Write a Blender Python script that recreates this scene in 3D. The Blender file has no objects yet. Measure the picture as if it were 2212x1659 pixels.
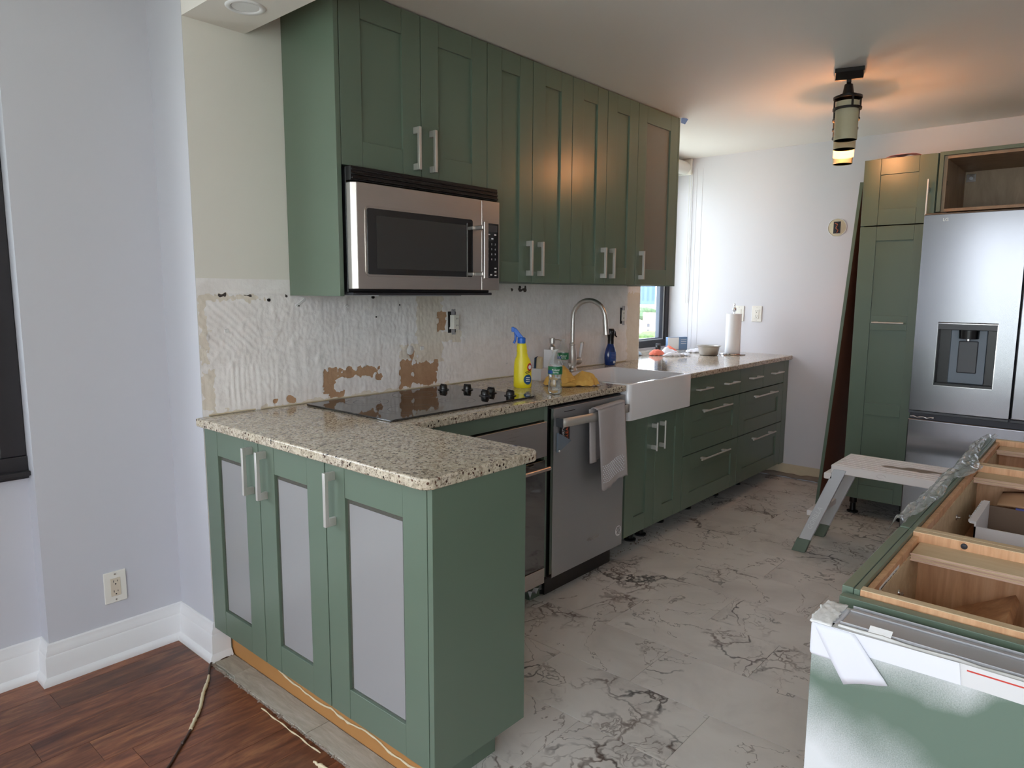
import bpy, bmesh, math, random
from mathutils import Vector, Matrix, noise
random.seed(7)
PI = math.pi
scene = bpy.context.scene

# ------------------------------------------------------------------ camera
cam_d = bpy.data.cameras.new('camera')
cam = bpy.data.objects.new('camera', cam_d)
scene.collection.objects.link(cam)
cam_d.sensor_width = 36.0
cam_d.lens = 1499.54 / 2212 * 36.0
cam_d.clip_start = 0.03
cam_d.clip_end = 6000
_yaw, _pit, _rol = 0.71934305, 0.13203860, 0.00571349
_f = Vector((math.cos(_yaw)*math.cos(_pit), math.sin(_yaw)*math.cos(_pit), -math.sin(_pit)))
_r0 = Vector((math.sin(_yaw), -math.cos(_yaw), 0)); _u0 = _r0.cross(_f)
_r = math.cos(_rol)*_r0 + math.sin(_rol)*_u0
_u = -math.sin(_rol)*_r0 + math.cos(_rol)*_u0
_m = Matrix((_r, _u, -_f)).transposed().to_4x4()
_m.translation = Vector((-1.10506, -2.42863, 1.36087))
cam.matrix_world = _m
scene.camera = cam

# ------------------------------------------------------------------ view, world, lights
scene.view_settings.view_transform = 'Standard'
scene.view_settings.look = 'None'
scene.view_settings.gamma = 1.0
scene.view_settings.use_curve_mapping = False
scene.view_settings.exposure = 1.2
scene.cycles.use_denoising = True
scene.cycles.max_bounces = 10
scene.cycles.diffuse_bounces = 6
scene.cycles.glossy_bounces = 5
scene.cycles.transparent_max_bounces = 16
scene.cycles.transmission_bounces = 8
scene.cycles.sample_clamp_indirect = 6.0
scene.cycles.caustics_reflective = False
scene.cycles.caustics_refractive = False
scene.cycles.use_adaptive_sampling = False

SKY = 3.1          # strength of the hazy daylight sky
world = bpy.data.worlds.new('hazy_sky'); scene.world = world
world.use_nodes = True
nt = world.node_tree; nt.nodes.clear()
wo = nt.nodes.new('ShaderNodeOutputWorld'); bg = nt.nodes.new('ShaderNodeBackground')
tc = nt.nodes.new('ShaderNodeTexCoord'); sp = nt.nodes.new('ShaderNodeSeparateXYZ')
mr = nt.nodes.new('ShaderNodeMapRange'); cr = nt.nodes.new('ShaderNodeValToRGB')
nt.links.new(tc.outputs['Generated'], sp.inputs[0]); nt.links.new(sp.outputs['Z'], mr.inputs['Value'])
mr.inputs['From Min'].default_value = -0.05; mr.inputs['From Max'].default_value = 1.0
nt.links.new(mr.outputs[0], cr.inputs[0])
cr.color_ramp.elements[0].color = (0.93, 0.95, 1.0, 1); cr.color_ramp.elements[1].color = (0.72, 0.82, 1.0, 1)
nt.links.new(cr.outputs[0], bg.inputs[0]); bg.inputs[1].default_value = SKY
nt.links.new(bg.outputs[0], wo.inputs[0])

def light(name, kind, loc, energy, color=(1, 1, 1), **kw):
    d = bpy.data.lights.new(name, kind); d.energy = energy; d.color = color
    for k, v in kw.items(): setattr(d, k, v)
    o = bpy.data.objects.new(name, d); scene.collection.objects.link(o); o.location = loc
    return o
sun = light('sun', 'SUN', (0, 0, 20), 3.6, (1.0, 0.96, 0.9), angle=0.01)
sun.rotation_euler = Vector((-0.55, 0.75, -0.95)).to_track_quat('-Z', 'Y').to_euler()   # sun from behind the far and right walls: lights the town only
def portal(name, loc, direction, sx, sy):
    o = light(name, 'AREA', loc, 1.0, shape='RECTANGLE', size=sx, size_y=sy)
    o.data.cycles.is_portal = True
    o.rotation_euler = Vector(direction).to_track_quat('-Z', 'Z').to_euler()
    return o
portal('portal_rear', (-3.36, -2.61, 1.27), (1, 0, 0), 3.62, 2.2)
portal('portal_left', (-1.6, 0.66, 1.45), (0, -1, 0), 2.3, 1.45)
portal('portal_kitchen', (3.495, 0.50, 1.62), (0, -1, 0), 1.08, 1.42)

# ------------------------------------------------------------------ helpers
def lin(c): return tuple(((v/255)/12.92 if v/255 <= 0.04045 else ((v/255+0.055)/1.055)**2.4) for v in c)
MATS = {}
class NT:
    """tiny node helper"""
    def __init__(s, name):
        s.m = bpy.data.materials.new(name); s.m.use_nodes = True
        s.t = s.m.node_tree; s.t.nodes.clear()
        s.out = s.t.nodes.new('ShaderNodeOutputMaterial')
        s.b = s.t.nodes.new('ShaderNodeBsdfPrincipled'); s.link(s.b.outputs[0], s.out.inputs[0])
        MATS[name] = s.m
    def n(s, kind, **kw):
        x = s.t.nodes.new('ShaderNode'+kind)
        for k, v in kw.items():
            if k.startswith('i_'): x.inputs[k[2:].replace('_', ' ')].default_value = v
            else: setattr(x, k, v)
        return x
    def link(s, a, b): s.t.links.new(a, b)
    def set(s, **kw):
        for k, v in kw.items():
            i = s.b.inputs[k.replace('_', ' ')]
            if hasattr(v, 'is_linked') or isinstance(v, bpy.types.NodeSocket): s.link(v, i)
            else: i.default_value = (*v, 1) if isinstance(v, (tuple, list)) and len(v) == 3 and i.type == 'RGBA' else v
    def coord(s, scale=(1, 1, 1), rnd=False, out='Object'):
        c = s.n('TexCoord'); o = c.outputs[out]
        if rnd:
            oi = s.n('ObjectInfo'); mu = s.n('VectorMath', operation='SCALE'); cb = s.n('CombineXYZ')
            w = s.n('TexWhiteNoise', noise_dimensions='1D'); s.link(oi.outputs['Random'], w.inputs['W'])
            s.link(w.outputs['Color'], mu.inputs[0]); mu.inputs['Scale'].default_value = 37.0
            a = s.n('VectorMath', operation='ADD'); s.link(o, a.inputs[0]); s.link(mu.outputs[0], a.inputs[1]); o = a.outputs[0]
        mp = s.n('Mapping'); mp.inputs['Scale'].default_value = scale; s.link(o, mp.inputs['Vector'])
        return mp.outputs[0]
    def noise(s, vec, scale, detail=4, rough=0.5, dist=0.0, out='Fac'):
        x = s.n('TexNoise'); s.link(vec, x.inputs['Vector'])
        x.inputs['Scale'].default_value = scale; x.inputs['Detail'].default_value = detail
        x.inputs['Roughness'].default_value = rough; x.inputs['Distortion'].default_value = dist
        return x.outputs[out]
    def ramp(s, fac, stops, interp='LINEAR'):
        r = s.n('ValToRGB'); s.link(fac, r.inputs[0]); e = r.color_ramp.elements; r.color_ramp.interpolation = interp
        while len(e) < len(stops): e.new(0.5)
        for q, (p, c) in zip(e, stops):
            q.position = p; q.color = (*c, 1) if isinstance(c, (tuple, list)) else (c, c, c, 1)
        return r.outputs[0]
    def mix(s, fac, a, b, mode='MIX'):
        x = s.n('MixRGB', blend_type=mode)
        for v, i in ((fac, 0), (a, 1), (b, 2)):
            if isinstance(v, bpy.types.NodeSocket): s.link(v, x.inputs[i])
            else: x.inputs[i].default_value = v if i == 0 else (*v, 1)
        return x.outputs[0]
    def math(s, op, a, b=0.0, clamp=False):
        x = s.n('Math', operation=op, use_clamp=clamp)
        for v, i in ((a, 0), (b, 1)):
            if isinstance(v, bpy.types.NodeSocket): s.link(v, x.inputs[i])
            else: x.inputs[i].default_value = v
        return x.outputs[0]
    def bump(s, h, strength=0.3, dist=0.002):
        x = s.n('Bump'); s.link(h, x.inputs['Height']); x.inputs['Strength'].default_value = strength
        x.inputs['Distance'].default_value = dist; s.link(x.outputs[0], s.b.inputs['Normal'])

def plain(name, rgb, rough=0.5, metal=0.0, var=0.0, vscale=8, bump=0.0, bscale=60, bdist=0.001, **kw):
    s = NT(name); c = lin(rgb)
    s.set(Base_Color=c, Roughness=rough, Metallic=metal)
    if var or bump: v = s.coord()
    if var:
        f = s.noise(v, vscale, 5)
        s.set(Base_Color=s.mix(f, tuple(max(0, x*(1-var)) for x in c), tuple(min(1, x*(1+var)) for x in c)))
    if bump: s.bump(s.noise(v, bscale, 4), bump, bdist)
    for k, w in kw.items(): s.set(**{k: w})
    return s.m

GREEN = (102, 118, 103)
plain('green_paint', GREEN, 0.30, var=0.03, vscale=3, bump=0.03, bscale=300, Coat_Weight=0.0)
plain('green_edge', (74, 98, 84), 0.5)
plain('dining_paint', (203, 204, 212), 0.5, var=0.015, vscale=2, bump=0.08, bscale=160)
plain('kitchen_paint', (214, 214, 220), 0.42, var=0.012, vscale=2, bump=0.08, bscale=120)
plain('old_paint', (234, 231, 224), 0.5, var=0.02, vscale=5, bump=0.15, bscale=90)
plain('ceiling_paint', (232, 227, 221), 0.55, var=0.015, vscale=1.2, bump=0.05, bscale=80)
plain('trim_white', (232, 232, 234), 0.35, var=0.01)
plain('outlet_white', (232, 230, 222), 0.3)
plain('outlet_almond', (214, 202, 184), 0.35)
plain('black_slot', (22, 20, 20), 0.6)
plain('black_plastic', (16, 16, 18), 0.28)
plain('black_rubber', (14, 14, 15), 0.7)
plain('bronze', (30, 26, 27), 0.45, 0.3)
plain('frame_black', (38, 36, 40), 0.45, var=0.2, vscale=20)
plain('frame_grey', (96, 104, 118), 0.4, 0.3)
plain('gasket_white', (214, 224, 230), 0.4)
plain('ceramic', (236, 236, 240), 0.12, Coat_Weight=0.5)
plain('chrome', (215, 215, 218), 0.12, 1.0)
plain('nickel', (205, 201, 196), 0.36, 1.0)
plain('handle_metal', (214, 211, 206), 0.45, 0.75)
plain('rose_nickel', (208, 196, 188), 0.3, 1.0)
plain('galvanized', (176, 176, 180), 0.38, 0.25, var=0.18, vscale=6, bump=0.1, bscale=12, bdist=0.003)
plain('dark_metal', (60, 60, 66), 0.45, 0.6)
plain('grey_plastic', (72, 74, 80), 0.35)
plain('blue_plastic', (38, 110, 215), 0.35)
plain('blue_liquid', (14, 52, 120), 0.15, Coat_Weight=0.5)
plain('blue_label', (28, 74, 150), 0.4)
plain('carton_blue', (112, 142, 180), 0.6)
plain('yellow_plastic', (246, 228, 44), 0.3, Subsurface_Weight=0.05)
plain('red_print', (196, 60, 50), 0.5)
plain('navy_print', (34, 84, 130), 0.5)
plain('green_print', (30, 116, 72), 0.4)
plain('white_print', (235, 238, 240), 0.5)
plain('orange_print', (244, 110, 60), 0.5)
plain('dark_print', (30, 30, 34), 0.5)
plain('lilac_print', (120, 128, 190), 0.5)
plain('pink_paper', (232, 178, 190), 0.7)
plain('tan_paper', (150, 118, 92), 0.85, var=0.25, vscale=18)
plain('beige_plaster', (206, 194, 168), 0.8, var=0.1, vscale=20, bump=0.4, bscale=50)
plain('white_plaster', (228, 228, 228), 0.7, bump=0.5, bscale=70, bdist=0.003)
plain('white_cloth', (226, 226, 232), 0.85, bump=0.3, bscale=240)
plain('orange_cloth', (240, 128, 104), 0.85)
plain('blue_cloth', (176, 204, 226), 0.8)
plain('paper_white', (238, 238, 240), 0.8, bump=0.35, bscale=110, bdist=0.0015)
plain('sponge', (222, 208, 176), 0.9, bump=0.5, bscale=200)
plain('sponge_blue', (64, 82, 110), 0.9, bump=0.5, bscale=200)
plain('glove_yellow', (222, 176, 92), 0.8, var=0.12, vscale=14, bump=0.2, bscale=180)
plain('slate_plastic', (118, 130, 144), 0.4)
plain('glue', (222, 206, 172), 0.5, var=0.08, vscale=30, bump=0.4, bscale=60)
plain('cable_brown', (66, 44, 34), 0.45)
plain('orange_board', (180, 128, 74), 0.6, var=0.12, vscale=7, bump=0.2, bscale=40)
plain('mortar', (142, 128, 116), 0.9, var=0.2, vscale=30, bump=0.6, bscale=60, bdist=0.004)
plain('drywall_paper', (214, 214, 216), 0.8)
plain('joint_tape', (224, 226, 236), 0.75, bump=0.1, bscale=80)
plain('cardboard', (178, 140, 108), 0.85, var=0.08, vscale=14)
plain('cardboard_dark', (118, 98, 84), 0.85, var=0.06)
plain('box_white', (226, 226, 232), 0.6)
plain('box_blue_edge', (70, 78, 150), 0.6)
plain('blind_white', (226, 226, 220), 0.6)
plain('tape_blue', (110, 156, 224), 0.6)
plain('stool_white', (238, 232, 230), 0.5, var=0.04, vscale=6, bump=0.15, bscale=60)
plain('stool_leg', (212, 214, 218), 0.4, 0.25, var=0.06, vscale=9)
plain('stool_boot', (112, 126, 112), 0.6, var=0.15, vscale=18)
plain('dust', (200, 200, 200), 0.9)
plain('tile_grout', (214, 208, 203), 0.9)
plain('mdf_brown', (150, 92, 70), 0.5, var=0.2, vscale=5)
plain('cloth_grey', (186, 178, 178), 0.92, bump=0.5, bscale=420, bdist=0.002)
plain('wire_copper', (170, 90, 60), 0.4, 0.6)
plain('box_tan', (214, 205, 190), 0.7)
plain('bulb_off', (222, 214, 200), 0.3)

def steel(name, rgb, rough, axis, metal=1.0, bmp=0.12):
    s = NT(name)
    sc = {'x': (1.2, 60, 60), 'z': (60, 60, 1.2), 'y': (60, 1.2, 60)}[axis]
    v = s.coord(sc); f = s.noise(v, 8, 3)
    v2 = s.coord(); g = s.noise(v2, 2.2, 4)
    c = lin(rgb)
    s.set(Base_Color=s.mix(f, tuple(x*0.93 for x in c), tuple(min(1, x*1.04) for x in c)), Metallic=metal,
          Roughness=s.math('ADD', s.math('MULTIPLY', f, 0.1), s.math('MULTIPLY_ADD', g, 0.10)))
    r = s.n('MapRange'); s.link(f, r.inputs[0]); r.inputs['To Min'].default_value = rough-0.03; r.inputs['To Max'].default_value = rough+0.05
    s.set(Roughness=r.outputs[0])
    s.bump(s.math('ADD', s.math('MULTIPLY', f, 0.15), g), bmp, 0.004)
    return s.m
steel('stainless', (206, 200, 194), 0.30, 'x')
steel('stainless_fridge', (150, 151, 156), 0.17, 'y', 1.0, 0.025)
steel('slate_steel', (176, 177, 180), 0.36, 'x', 0.7, 0.05)
steel('steel_oven', (205, 200, 196), 0.28, 'x')

def m_granite():
    s = NT('granite'); v = s.coord()
    big = s.noise(v, 9, 5, 0.6); med = s.noise(v, 85, 6, 0.65, 0.5); fine = s.noise(v, 150, 3, 0.6)
    base = s.ramp(med, [(0.30, lin((122, 106, 94))), (0.43, lin((172, 158, 140))), (0.58, lin((214, 203, 186))), (0.8, lin((184, 176, 166)))])
    base = s.mix(s.ramp(big, [(0.4, 0.0), (0.7, 0.5)]), base, lin((206, 196, 170)))
    vo = s.n('TexVoronoi', feature='F1'); s.link(v, vo.inputs['Vector']); vo.inputs['Scale'].default_value = 105; vo.inputs['Randomness'].default_value = 1
    w = s.n('TexWhiteNoise'); s.link(vo.outputs['Position'], w.inputs['Vector'])
    speck = s.math('MULTIPLY', s.math('GREATER_THAN', w.outputs['Value'], 0.74), s.math('LESS_THAN', s.math('ADD', vo.outputs['Distance'], s.math('MULTIPLY', fine, 0.35)), 0.56))
    dark = s.ramp(s.noise(v, 30, 4), [(0.4, lin((42, 34, 32))), (0.6, lin((104, 74, 60)))])
    c = s.mix(speck, base, dark)
    vo2 = s.n('TexVoronoi', feature='F1'); s.link(v, vo2.inputs['Vector']); vo2.inputs['Scale'].default_value = 240
    w2 = s.n('TexWhiteNoise'); s.link(vo2.outputs['Position'], w2.inputs['Vector'])
    sp2 = s.math('MULTIPLY', s.math('GREATER_THAN', w2.outputs['Value'], 0.8), s.math('LESS_THAN', vo2.outputs['Distance'], 0.42))
    c = s.mix(s.math('MULTIPLY', sp2, 0.8), c, lin((88, 72, 66)))
    blot = s.ramp(s.noise(v, 52, 4, 0.6, 0.9), [(0.56, 0.0), (0.68, 0.6)])
    c = s.mix(blot, c, lin((78, 64, 60)))
    s.set(Base_Color=c, Roughness=0.09)
m_granite()

def m_marble():
    s = NT('marble_tile'); v = s.coord(rnd=True)
    d = s.noise(v, 2.2, 5, 0.6, out='Color')
    vm = s.n('VectorMath', operation='MULTIPLY_ADD'); s.link(d, vm.inputs[0]); vm.inputs[1].default_value = (0.45, 0.45, 0.45); s.link(v, vm.inputs[2])
    base = s.ramp(s.noise(v, 3.0, 6, 0.6, 0.5), [(0.3, lin((216, 210, 206))), (0.55, lin((236, 231, 227))), (0.8, lin((242, 238, 235)))])
    def veins(scale, width, seed):
        a = s.n('VectorMath', operation='ADD'); s.link(vm.outputs[0], a.inputs[0]); a.inputs[1].default_value = (seed, seed*1.7, seed*0.3)
        vo = s.n('TexVoronoi', feature='DISTANCE_TO_EDGE'); s.link(a.outputs[0], vo.inputs['Vector']); vo.inputs['Scale'].default_value = scale
        wob = s.math('MULTIPLY', s.noise(vm.outputs[0], 25, 4, 0.7), width)
        return s.math('SUBTRACT', 1.0, s.math('DIVIDE', vo.outputs['Distance'], wob), True)
    mask = s.ramp(s.noise(v, 2.7, 3, 0.55), [(0.51, 0.0), (0.60, 1.0)])
    mask2 = s.ramp(s.noise(v, 5.0, 4, 0.6), [(0.46, 0.0), (0.62, 1.0)])
    v1 = s.math('MULTIPLY', veins(4.6, 0.065, 0.0), mask)
    v2 = s.math('MULTIPLY', s.math('MULTIPLY', veins(11.0, 0.10, 3.1), mask), mask2)
    th = s.noise(vm.outputs[0], 2.0, 5, 0.55, 0.8)
    v3 = s.math('SUBTRACT', 1.0, s.math('DIVIDE', s.math('ABSOLUTE', s.math('SUBTRACT', th, 0.5)), 0.006), True)
    v3 = s.math('MULTIPLY', v3, 0.55)
    smoky = s.math('MULTIPLY', s.ramp(s.noise(vm.outputs[0], 5, 5, 0.65), [(0.48, 0.0), (0.75, 0.6)]), mask)
    c = s.mix(smoky, base, lin((150, 142, 138)))
    vc = s.ramp(s.noise(v, 5, 3), [(0.42, lin((52, 48, 50))), (0.56, lin((88, 58, 44)))])
    allv = s.math('MAXIMUM', s.math('MAXIMUM', v1, v2), v3)
    c = s.mix(s.math('MULTIPLY', s.math('POWER', allv, 0.7), 0.95), c, vc)
    s.set(Base_Color=c, Roughness=0.33)
m_marble()

def m_wood(name, c1, c2, c3, scale=(2.2, 11, 11), rough=0.35, rnd=True, varr=0.35, bump=0.08):
    s = NT(name); v = s.coord(scale, rnd)
    n1 = s.noise(v, 1.6, 8, 0.62, 1.6); n2 = s.noise(v, 7, 5, 0.6, 0.4)
    c = s.ramp(n1, [(0.28, lin(c1)), (0.5, lin(c2)), (0.72, lin(c3))])
    c = s.mix(s.ramp(n2, [(0.35, 0.45), (0.6, 0.0)]), c, lin(c1))
    if rnd:
        oi = s.n('ObjectInfo'); hs = s.n('HueSaturation'); s.link(c, hs.inputs['Color'])
        mrn = s.n('MapRange'); s.link(oi.outputs['Random'], mrn.inputs[0]); mrn.inputs['To Min'].default_value = 1-varr; mrn.inputs['To Max'].default_value = 1+varr
        s.link(mrn.outputs[0], hs.inputs['Value']); c = hs.outputs[0]
    s.set(Base_Color=c, Roughness=rough); s.bump(n2, bump, 0.002)
    return s.m
m_wood('floor_wood', (76, 42, 30), (128, 76, 52), (168, 112, 76), rough=0.33, varr=0.3)
m_wood('oak_melamine', (140, 94, 62), (182, 132, 92), (204, 156, 114), scale=(9, 1.2, 9), rough=0.45, rnd=False)
m_wood('oak_melamine_x', (150, 104, 70), (190, 140, 100), (212, 166, 124), scale=(7, 1.3, 12), rough=0.45, rnd=False)
m_wood('oak_melamine_z', (184, 136, 98), (216, 168, 128), (226, 184, 144), scale=(14, 14, 1.2), rough=0.45, rnd=False)
m_wood('plywood', (190, 164, 128), (206, 182, 148), (216, 196, 164), scale=(9, 1.0, 9), rough=0.6, rnd=False)
m_wood('ply_edge', (150, 112, 92), (214, 180, 160), (232, 206, 184), scale=(2, 2, 160), rough=0.7, rnd=False)
m_wood('birch_interior', (146, 124, 102), (166, 144, 120), (180, 158, 134), scale=(4, 4, 1), rough=0.5, rnd=False)
m_wood('threshold_stone', (150, 142, 128), (176, 168, 154), (190, 184, 172), scale=(14, 2, 5), rough=0.8, rnd=True, varr=0.06, bump=0.4)

def m_plaster():
    s = NT('skim_plaster'); v = s.coord()
    at = s.n('Attribute', attribute_name='patch')
    sep = s.n('SeparateColor'); s.link(at.outputs['Color'], sep.inputs[0])
    fine = s.noise(v, 60, 5, 0.65); med = s.noise(v, 12, 6, 0.6, 0.8)
    base = s.ramp(med, [(0.3, lin((236, 232, 231))), (0.55, lin((246, 243, 243))), (0.75, lin((250, 248, 248)))])
    beige = s.math('GREATER_THAN', s.math('ADD', sep.outputs[1], s.math('MULTIPLY', fine, 0.35)), 0.68)
    c = s.mix(s.math('MULTIPLY', beige, 0.45), base, lin((214, 198, 166)))
    pap = s.math('GREATER_THAN', s.math('ADD', sep.outputs[0], s.math('MULTIPLY', fine, 0.5)), 0.75)
    c = s.mix(pap, c, s.mix(med, lin((160, 120, 90)), lin((204, 170, 138))))
    blk = s.math('GREATER_THAN', s.math('ADD', sep.outputs[2], s.math('MULTIPLY', fine, 0.6)), 0.82)
    c = s.mix(blk, c, lin((70, 62, 60)))
    s.set(Base_Color=c, Roughness=0.75)
    v2 = s.coord((1, 1, 0.22)); st = s.noise(v2, 30, 5, 0.6, 0.5)
    s.bump(s.math('ADD', s.math('MULTIPLY', st, 0.6), s.math('MULTIPLY', fine, 0.5)), 0.6, 0.004)
m_plaster()

def m_overspray():
    s = NT('oversprayed_drywall'); v = s.coord()
    # rough band of green overspray over white primed drywall (paint with a shape of its own)
    sep = s.n('SeparateXYZ'); s.link(v, sep.inputs[0])
    big = s.noise(v, 3.2, 3, 0.5); grain = s.noise(v, 520, 3, 0.8)
    yl = s.math('MULTIPLY_ADD', sep.outputs['Y'], 1.0)
    def gauss(z0, w, slope, y0):
        zc = s.math('MULTIPLY_ADD', s.math('ABSOLUTE', s.math('SUBTRACT', sep.outputs['Y'], y0)), slope); s.t.nodes[-1].inputs[2].default_value = z0
        d = s.math('DIVIDE', s.math('SUBTRACT', sep.outputs['Z'], zc), w)
        return s.math('DIVIDE', 1.0, s.math('ADD', 1.0, s.math('POWER', s.math('MULTIPLY', d, d), 1.5)))
    # paint thins out upward (z) and toward the left lower part
    wob = s.math('MULTIPLY', s.math('ADD', s.noise(v, 9, 3, 0.5), -0.5), 0.07)
    rise = s.math('MULTIPLY', s.math('MAXIMUM', s.math('SUBTRACT', -2.32, sep.outputs['Y']), 0.0), -0.95)
    up = s.n('MapRange'); s.link(s.math('ADD', s.math('ADD', sep.outputs['Z'], wob), rise), up.inputs[0])
    up.inputs['From Min'].default_value = 0.850; up.inputs['From Max'].default_value = 0.788; up.clamp = True
    low = s.n('MapRange'); s.link(s.math('ADD', s.math('ADD', sep.outputs['Z'], s.math('MULTIPLY', sep.outputs['Y'], -0.42)), s.math('MULTIPLY', wob, 1.3)), low.inputs[0])
    low.inputs['From Min'].default_value = 1.560; low.inputs['From Max'].default_value = 1.680; low.clamp = True
    f = s.math('MULTIPLY', up.outputs[0], low.outputs[0])
    f = s.math('ADD', f, s.math('MULTIPLY', s.math('ADD', grain, -0.5), s.math('MULTIPLY', s.math('MULTIPLY', f, s.math('SUBTRACT', 1.0, f)), 4.0)), True)
    f = s.math('ADD', s.math('MULTIPLY', f, 0.84), 0.14)
    s.set(Base_Color=s.mix(f, lin((226, 228, 232)), lin((92, 112, 98))), Roughness=0.6)
    s.bump(grain, 0.1, 0.001)
m_overspray()

def m_glass(name, tint=(1, 1, 1), tr=0.9, rough=0.02, frost=0.0, fcol=(0.7, 0.7, 0.7)):
    s = NT(name); t = s.t; t.nodes.remove(s.b)
    tr_ = s.n('BsdfTransparent'); tr_.inputs[0].default_value = (*tint, 1)
    gl = s.n('BsdfGlossy'); gl.inputs['Roughness'].default_value = rough
    fr = s.n('Fresnel'); ge = s.n('NewGeometry'); ir = s.math('SUBTRACT', 1.5, s.math('MULTIPLY', ge.outputs['Backfacing'], 1.5-1/1.5)); s.link(ir, fr.inputs[0])
    body = tr_.outputs[0]
    if frost:
        df = s.n('BsdfDiffuse'); df.inputs[0].default_value = (*fcol, 1)
        mx = s.n('MixShader'); mx.inputs[0].default_value = frost
        s.link(body, mx.inputs[1]); s.link(df.outputs[0], mx.inputs[2]); body = mx.outputs[0]
    m2 = s.n('MixShader'); s.link(fr.outputs[0], m2.inputs[0]); s.link(body, m2.inputs[1]); s.link(gl.outputs[0], m2.inputs[2])
    s.link(m2.outputs[0], s.out.inputs[0])
    return s.m
m_glass('window_glass', (0.96, 0.98, 0.98))
m_glass('clear_glass', (0.8, 0.84, 0.82), frost=0.12, fcol=(0.55, 0.5, 0.42))
m_glass('frosted_glass', (0.75, 0.75, 0.74), rough=0.16, frost=0.88, fcol=lin((160, 159, 160)))
m_glass('frosted_thin', (0.95, 0.93, 0.9), rough=0.3, frost=0.45, fcol=lin((150, 152, 144)))
m_glass('bottle_pet', (0.93, 0.95, 0.95), rough=0.05, frost=0.10, fcol=(0.8, 0.85, 0.85))
m_glass('plastic_film', (0.95, 0.96, 0.95), rough=0.10, frost=0.34, fcol=(0.75, 0.8, 0.8))
s = NT('water'); s.set(Base_Color=(0.95, 0.97, 0.97), Roughness=0.02, Transmission_Weight=1.0, IOR=1.33)
s = NT('alabaster'); v = s.coord(); f = s.noise(v, 30, 5)
s.set(Base_Color=s.mix(f, lin((214, 212, 184)), lin((236, 232, 208))), Roughness=0.22)
tl = s.n('BsdfTranslucent'); tl.inputs[0].default_value = (0.86, 0.78, 0.62, 1); mxa = s.n('MixShader'); mxa.inputs[0].default_value = 0.45
s.link(s.b.outputs[0], mxa.inputs[1]); s.link(tl.outputs[0], mxa.inputs[2]); s.link(mxa.outputs[0], s.out.inputs[0])
s = NT('alabaster_lit'); v = s.coord(); f = s.noise(v, 70, 5)
s.set(Base_Color=lin((236, 200, 120)), Roughness=0.3, Emission_Color=s.mix(f, (1.0, 0.40, 0.09), (1.0, 0.66, 0.22)), Emission_Strength=2.2)
trn = s.n('BsdfTransparent'); mxs = s.n('MixShader'); mxs.inputs[0].default_value = 0.72; s.link(s.b.outputs[0], mxs.inputs[1]); s.link(trn.outputs[0], mxs.inputs[2]); s.link(mxs.outputs[0], s.out.inputs[0])
s = NT('bulb_glow'); s.set(Base_Color=(1, 0.8, 0.5), Emission_Color=(1.0, 0.62, 0.28, 1), Emission_Strength=30.0)
s = NT('cooktop_glass'); s.set(Base_Color=(0.008, 0.008, 0.009), Roughness=0.035, IOR=1.9)
s = NT('dark_glass'); s.set(Base_Color=(0.012, 0.012, 0.013), Roughness=0.06, IOR=1.7)
s = NT('oven_glass'); s.set(Base_Color=(0.02, 0.02, 0.02), Roughness=0.05, IOR=2.6)
plain('mw_window', (58, 57, 57), 0.3)
plain('ring_print', (120, 120, 122), 0.3)
def m_leaf(name, a, b):
    s = NT(name); v = s.coord(); f = s.noise(v, 0.9, 5, 0.7)
    s.set(Base_Color=s.mix(s.ramp(f, [(0.35, 0.0), (0.65, 1.0)]), lin(a), lin(b)), Roughness=0.9)
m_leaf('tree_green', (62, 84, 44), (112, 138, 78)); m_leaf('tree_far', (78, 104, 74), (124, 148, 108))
m_leaf('ground_green', (186, 190, 172), (222, 220, 208))
plain('far_cream', (186, 166, 138), 0.8); plain('far_white', (190, 184, 176), 0.8); plain('far_pink', (146, 122, 116), 0.8)
plain('far_window', (90, 90, 100), 0.5); plain('road_pale', (214, 210, 204), 0.9)
plain('haze_tower', (112, 136, 166), 0.9); plain('haze_tower_pale', (140, 160, 184), 0.9); plain('haze_window', (96, 122, 156), 0.9)  # distance haze is painted into these pale blue tower and window colours

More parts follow.
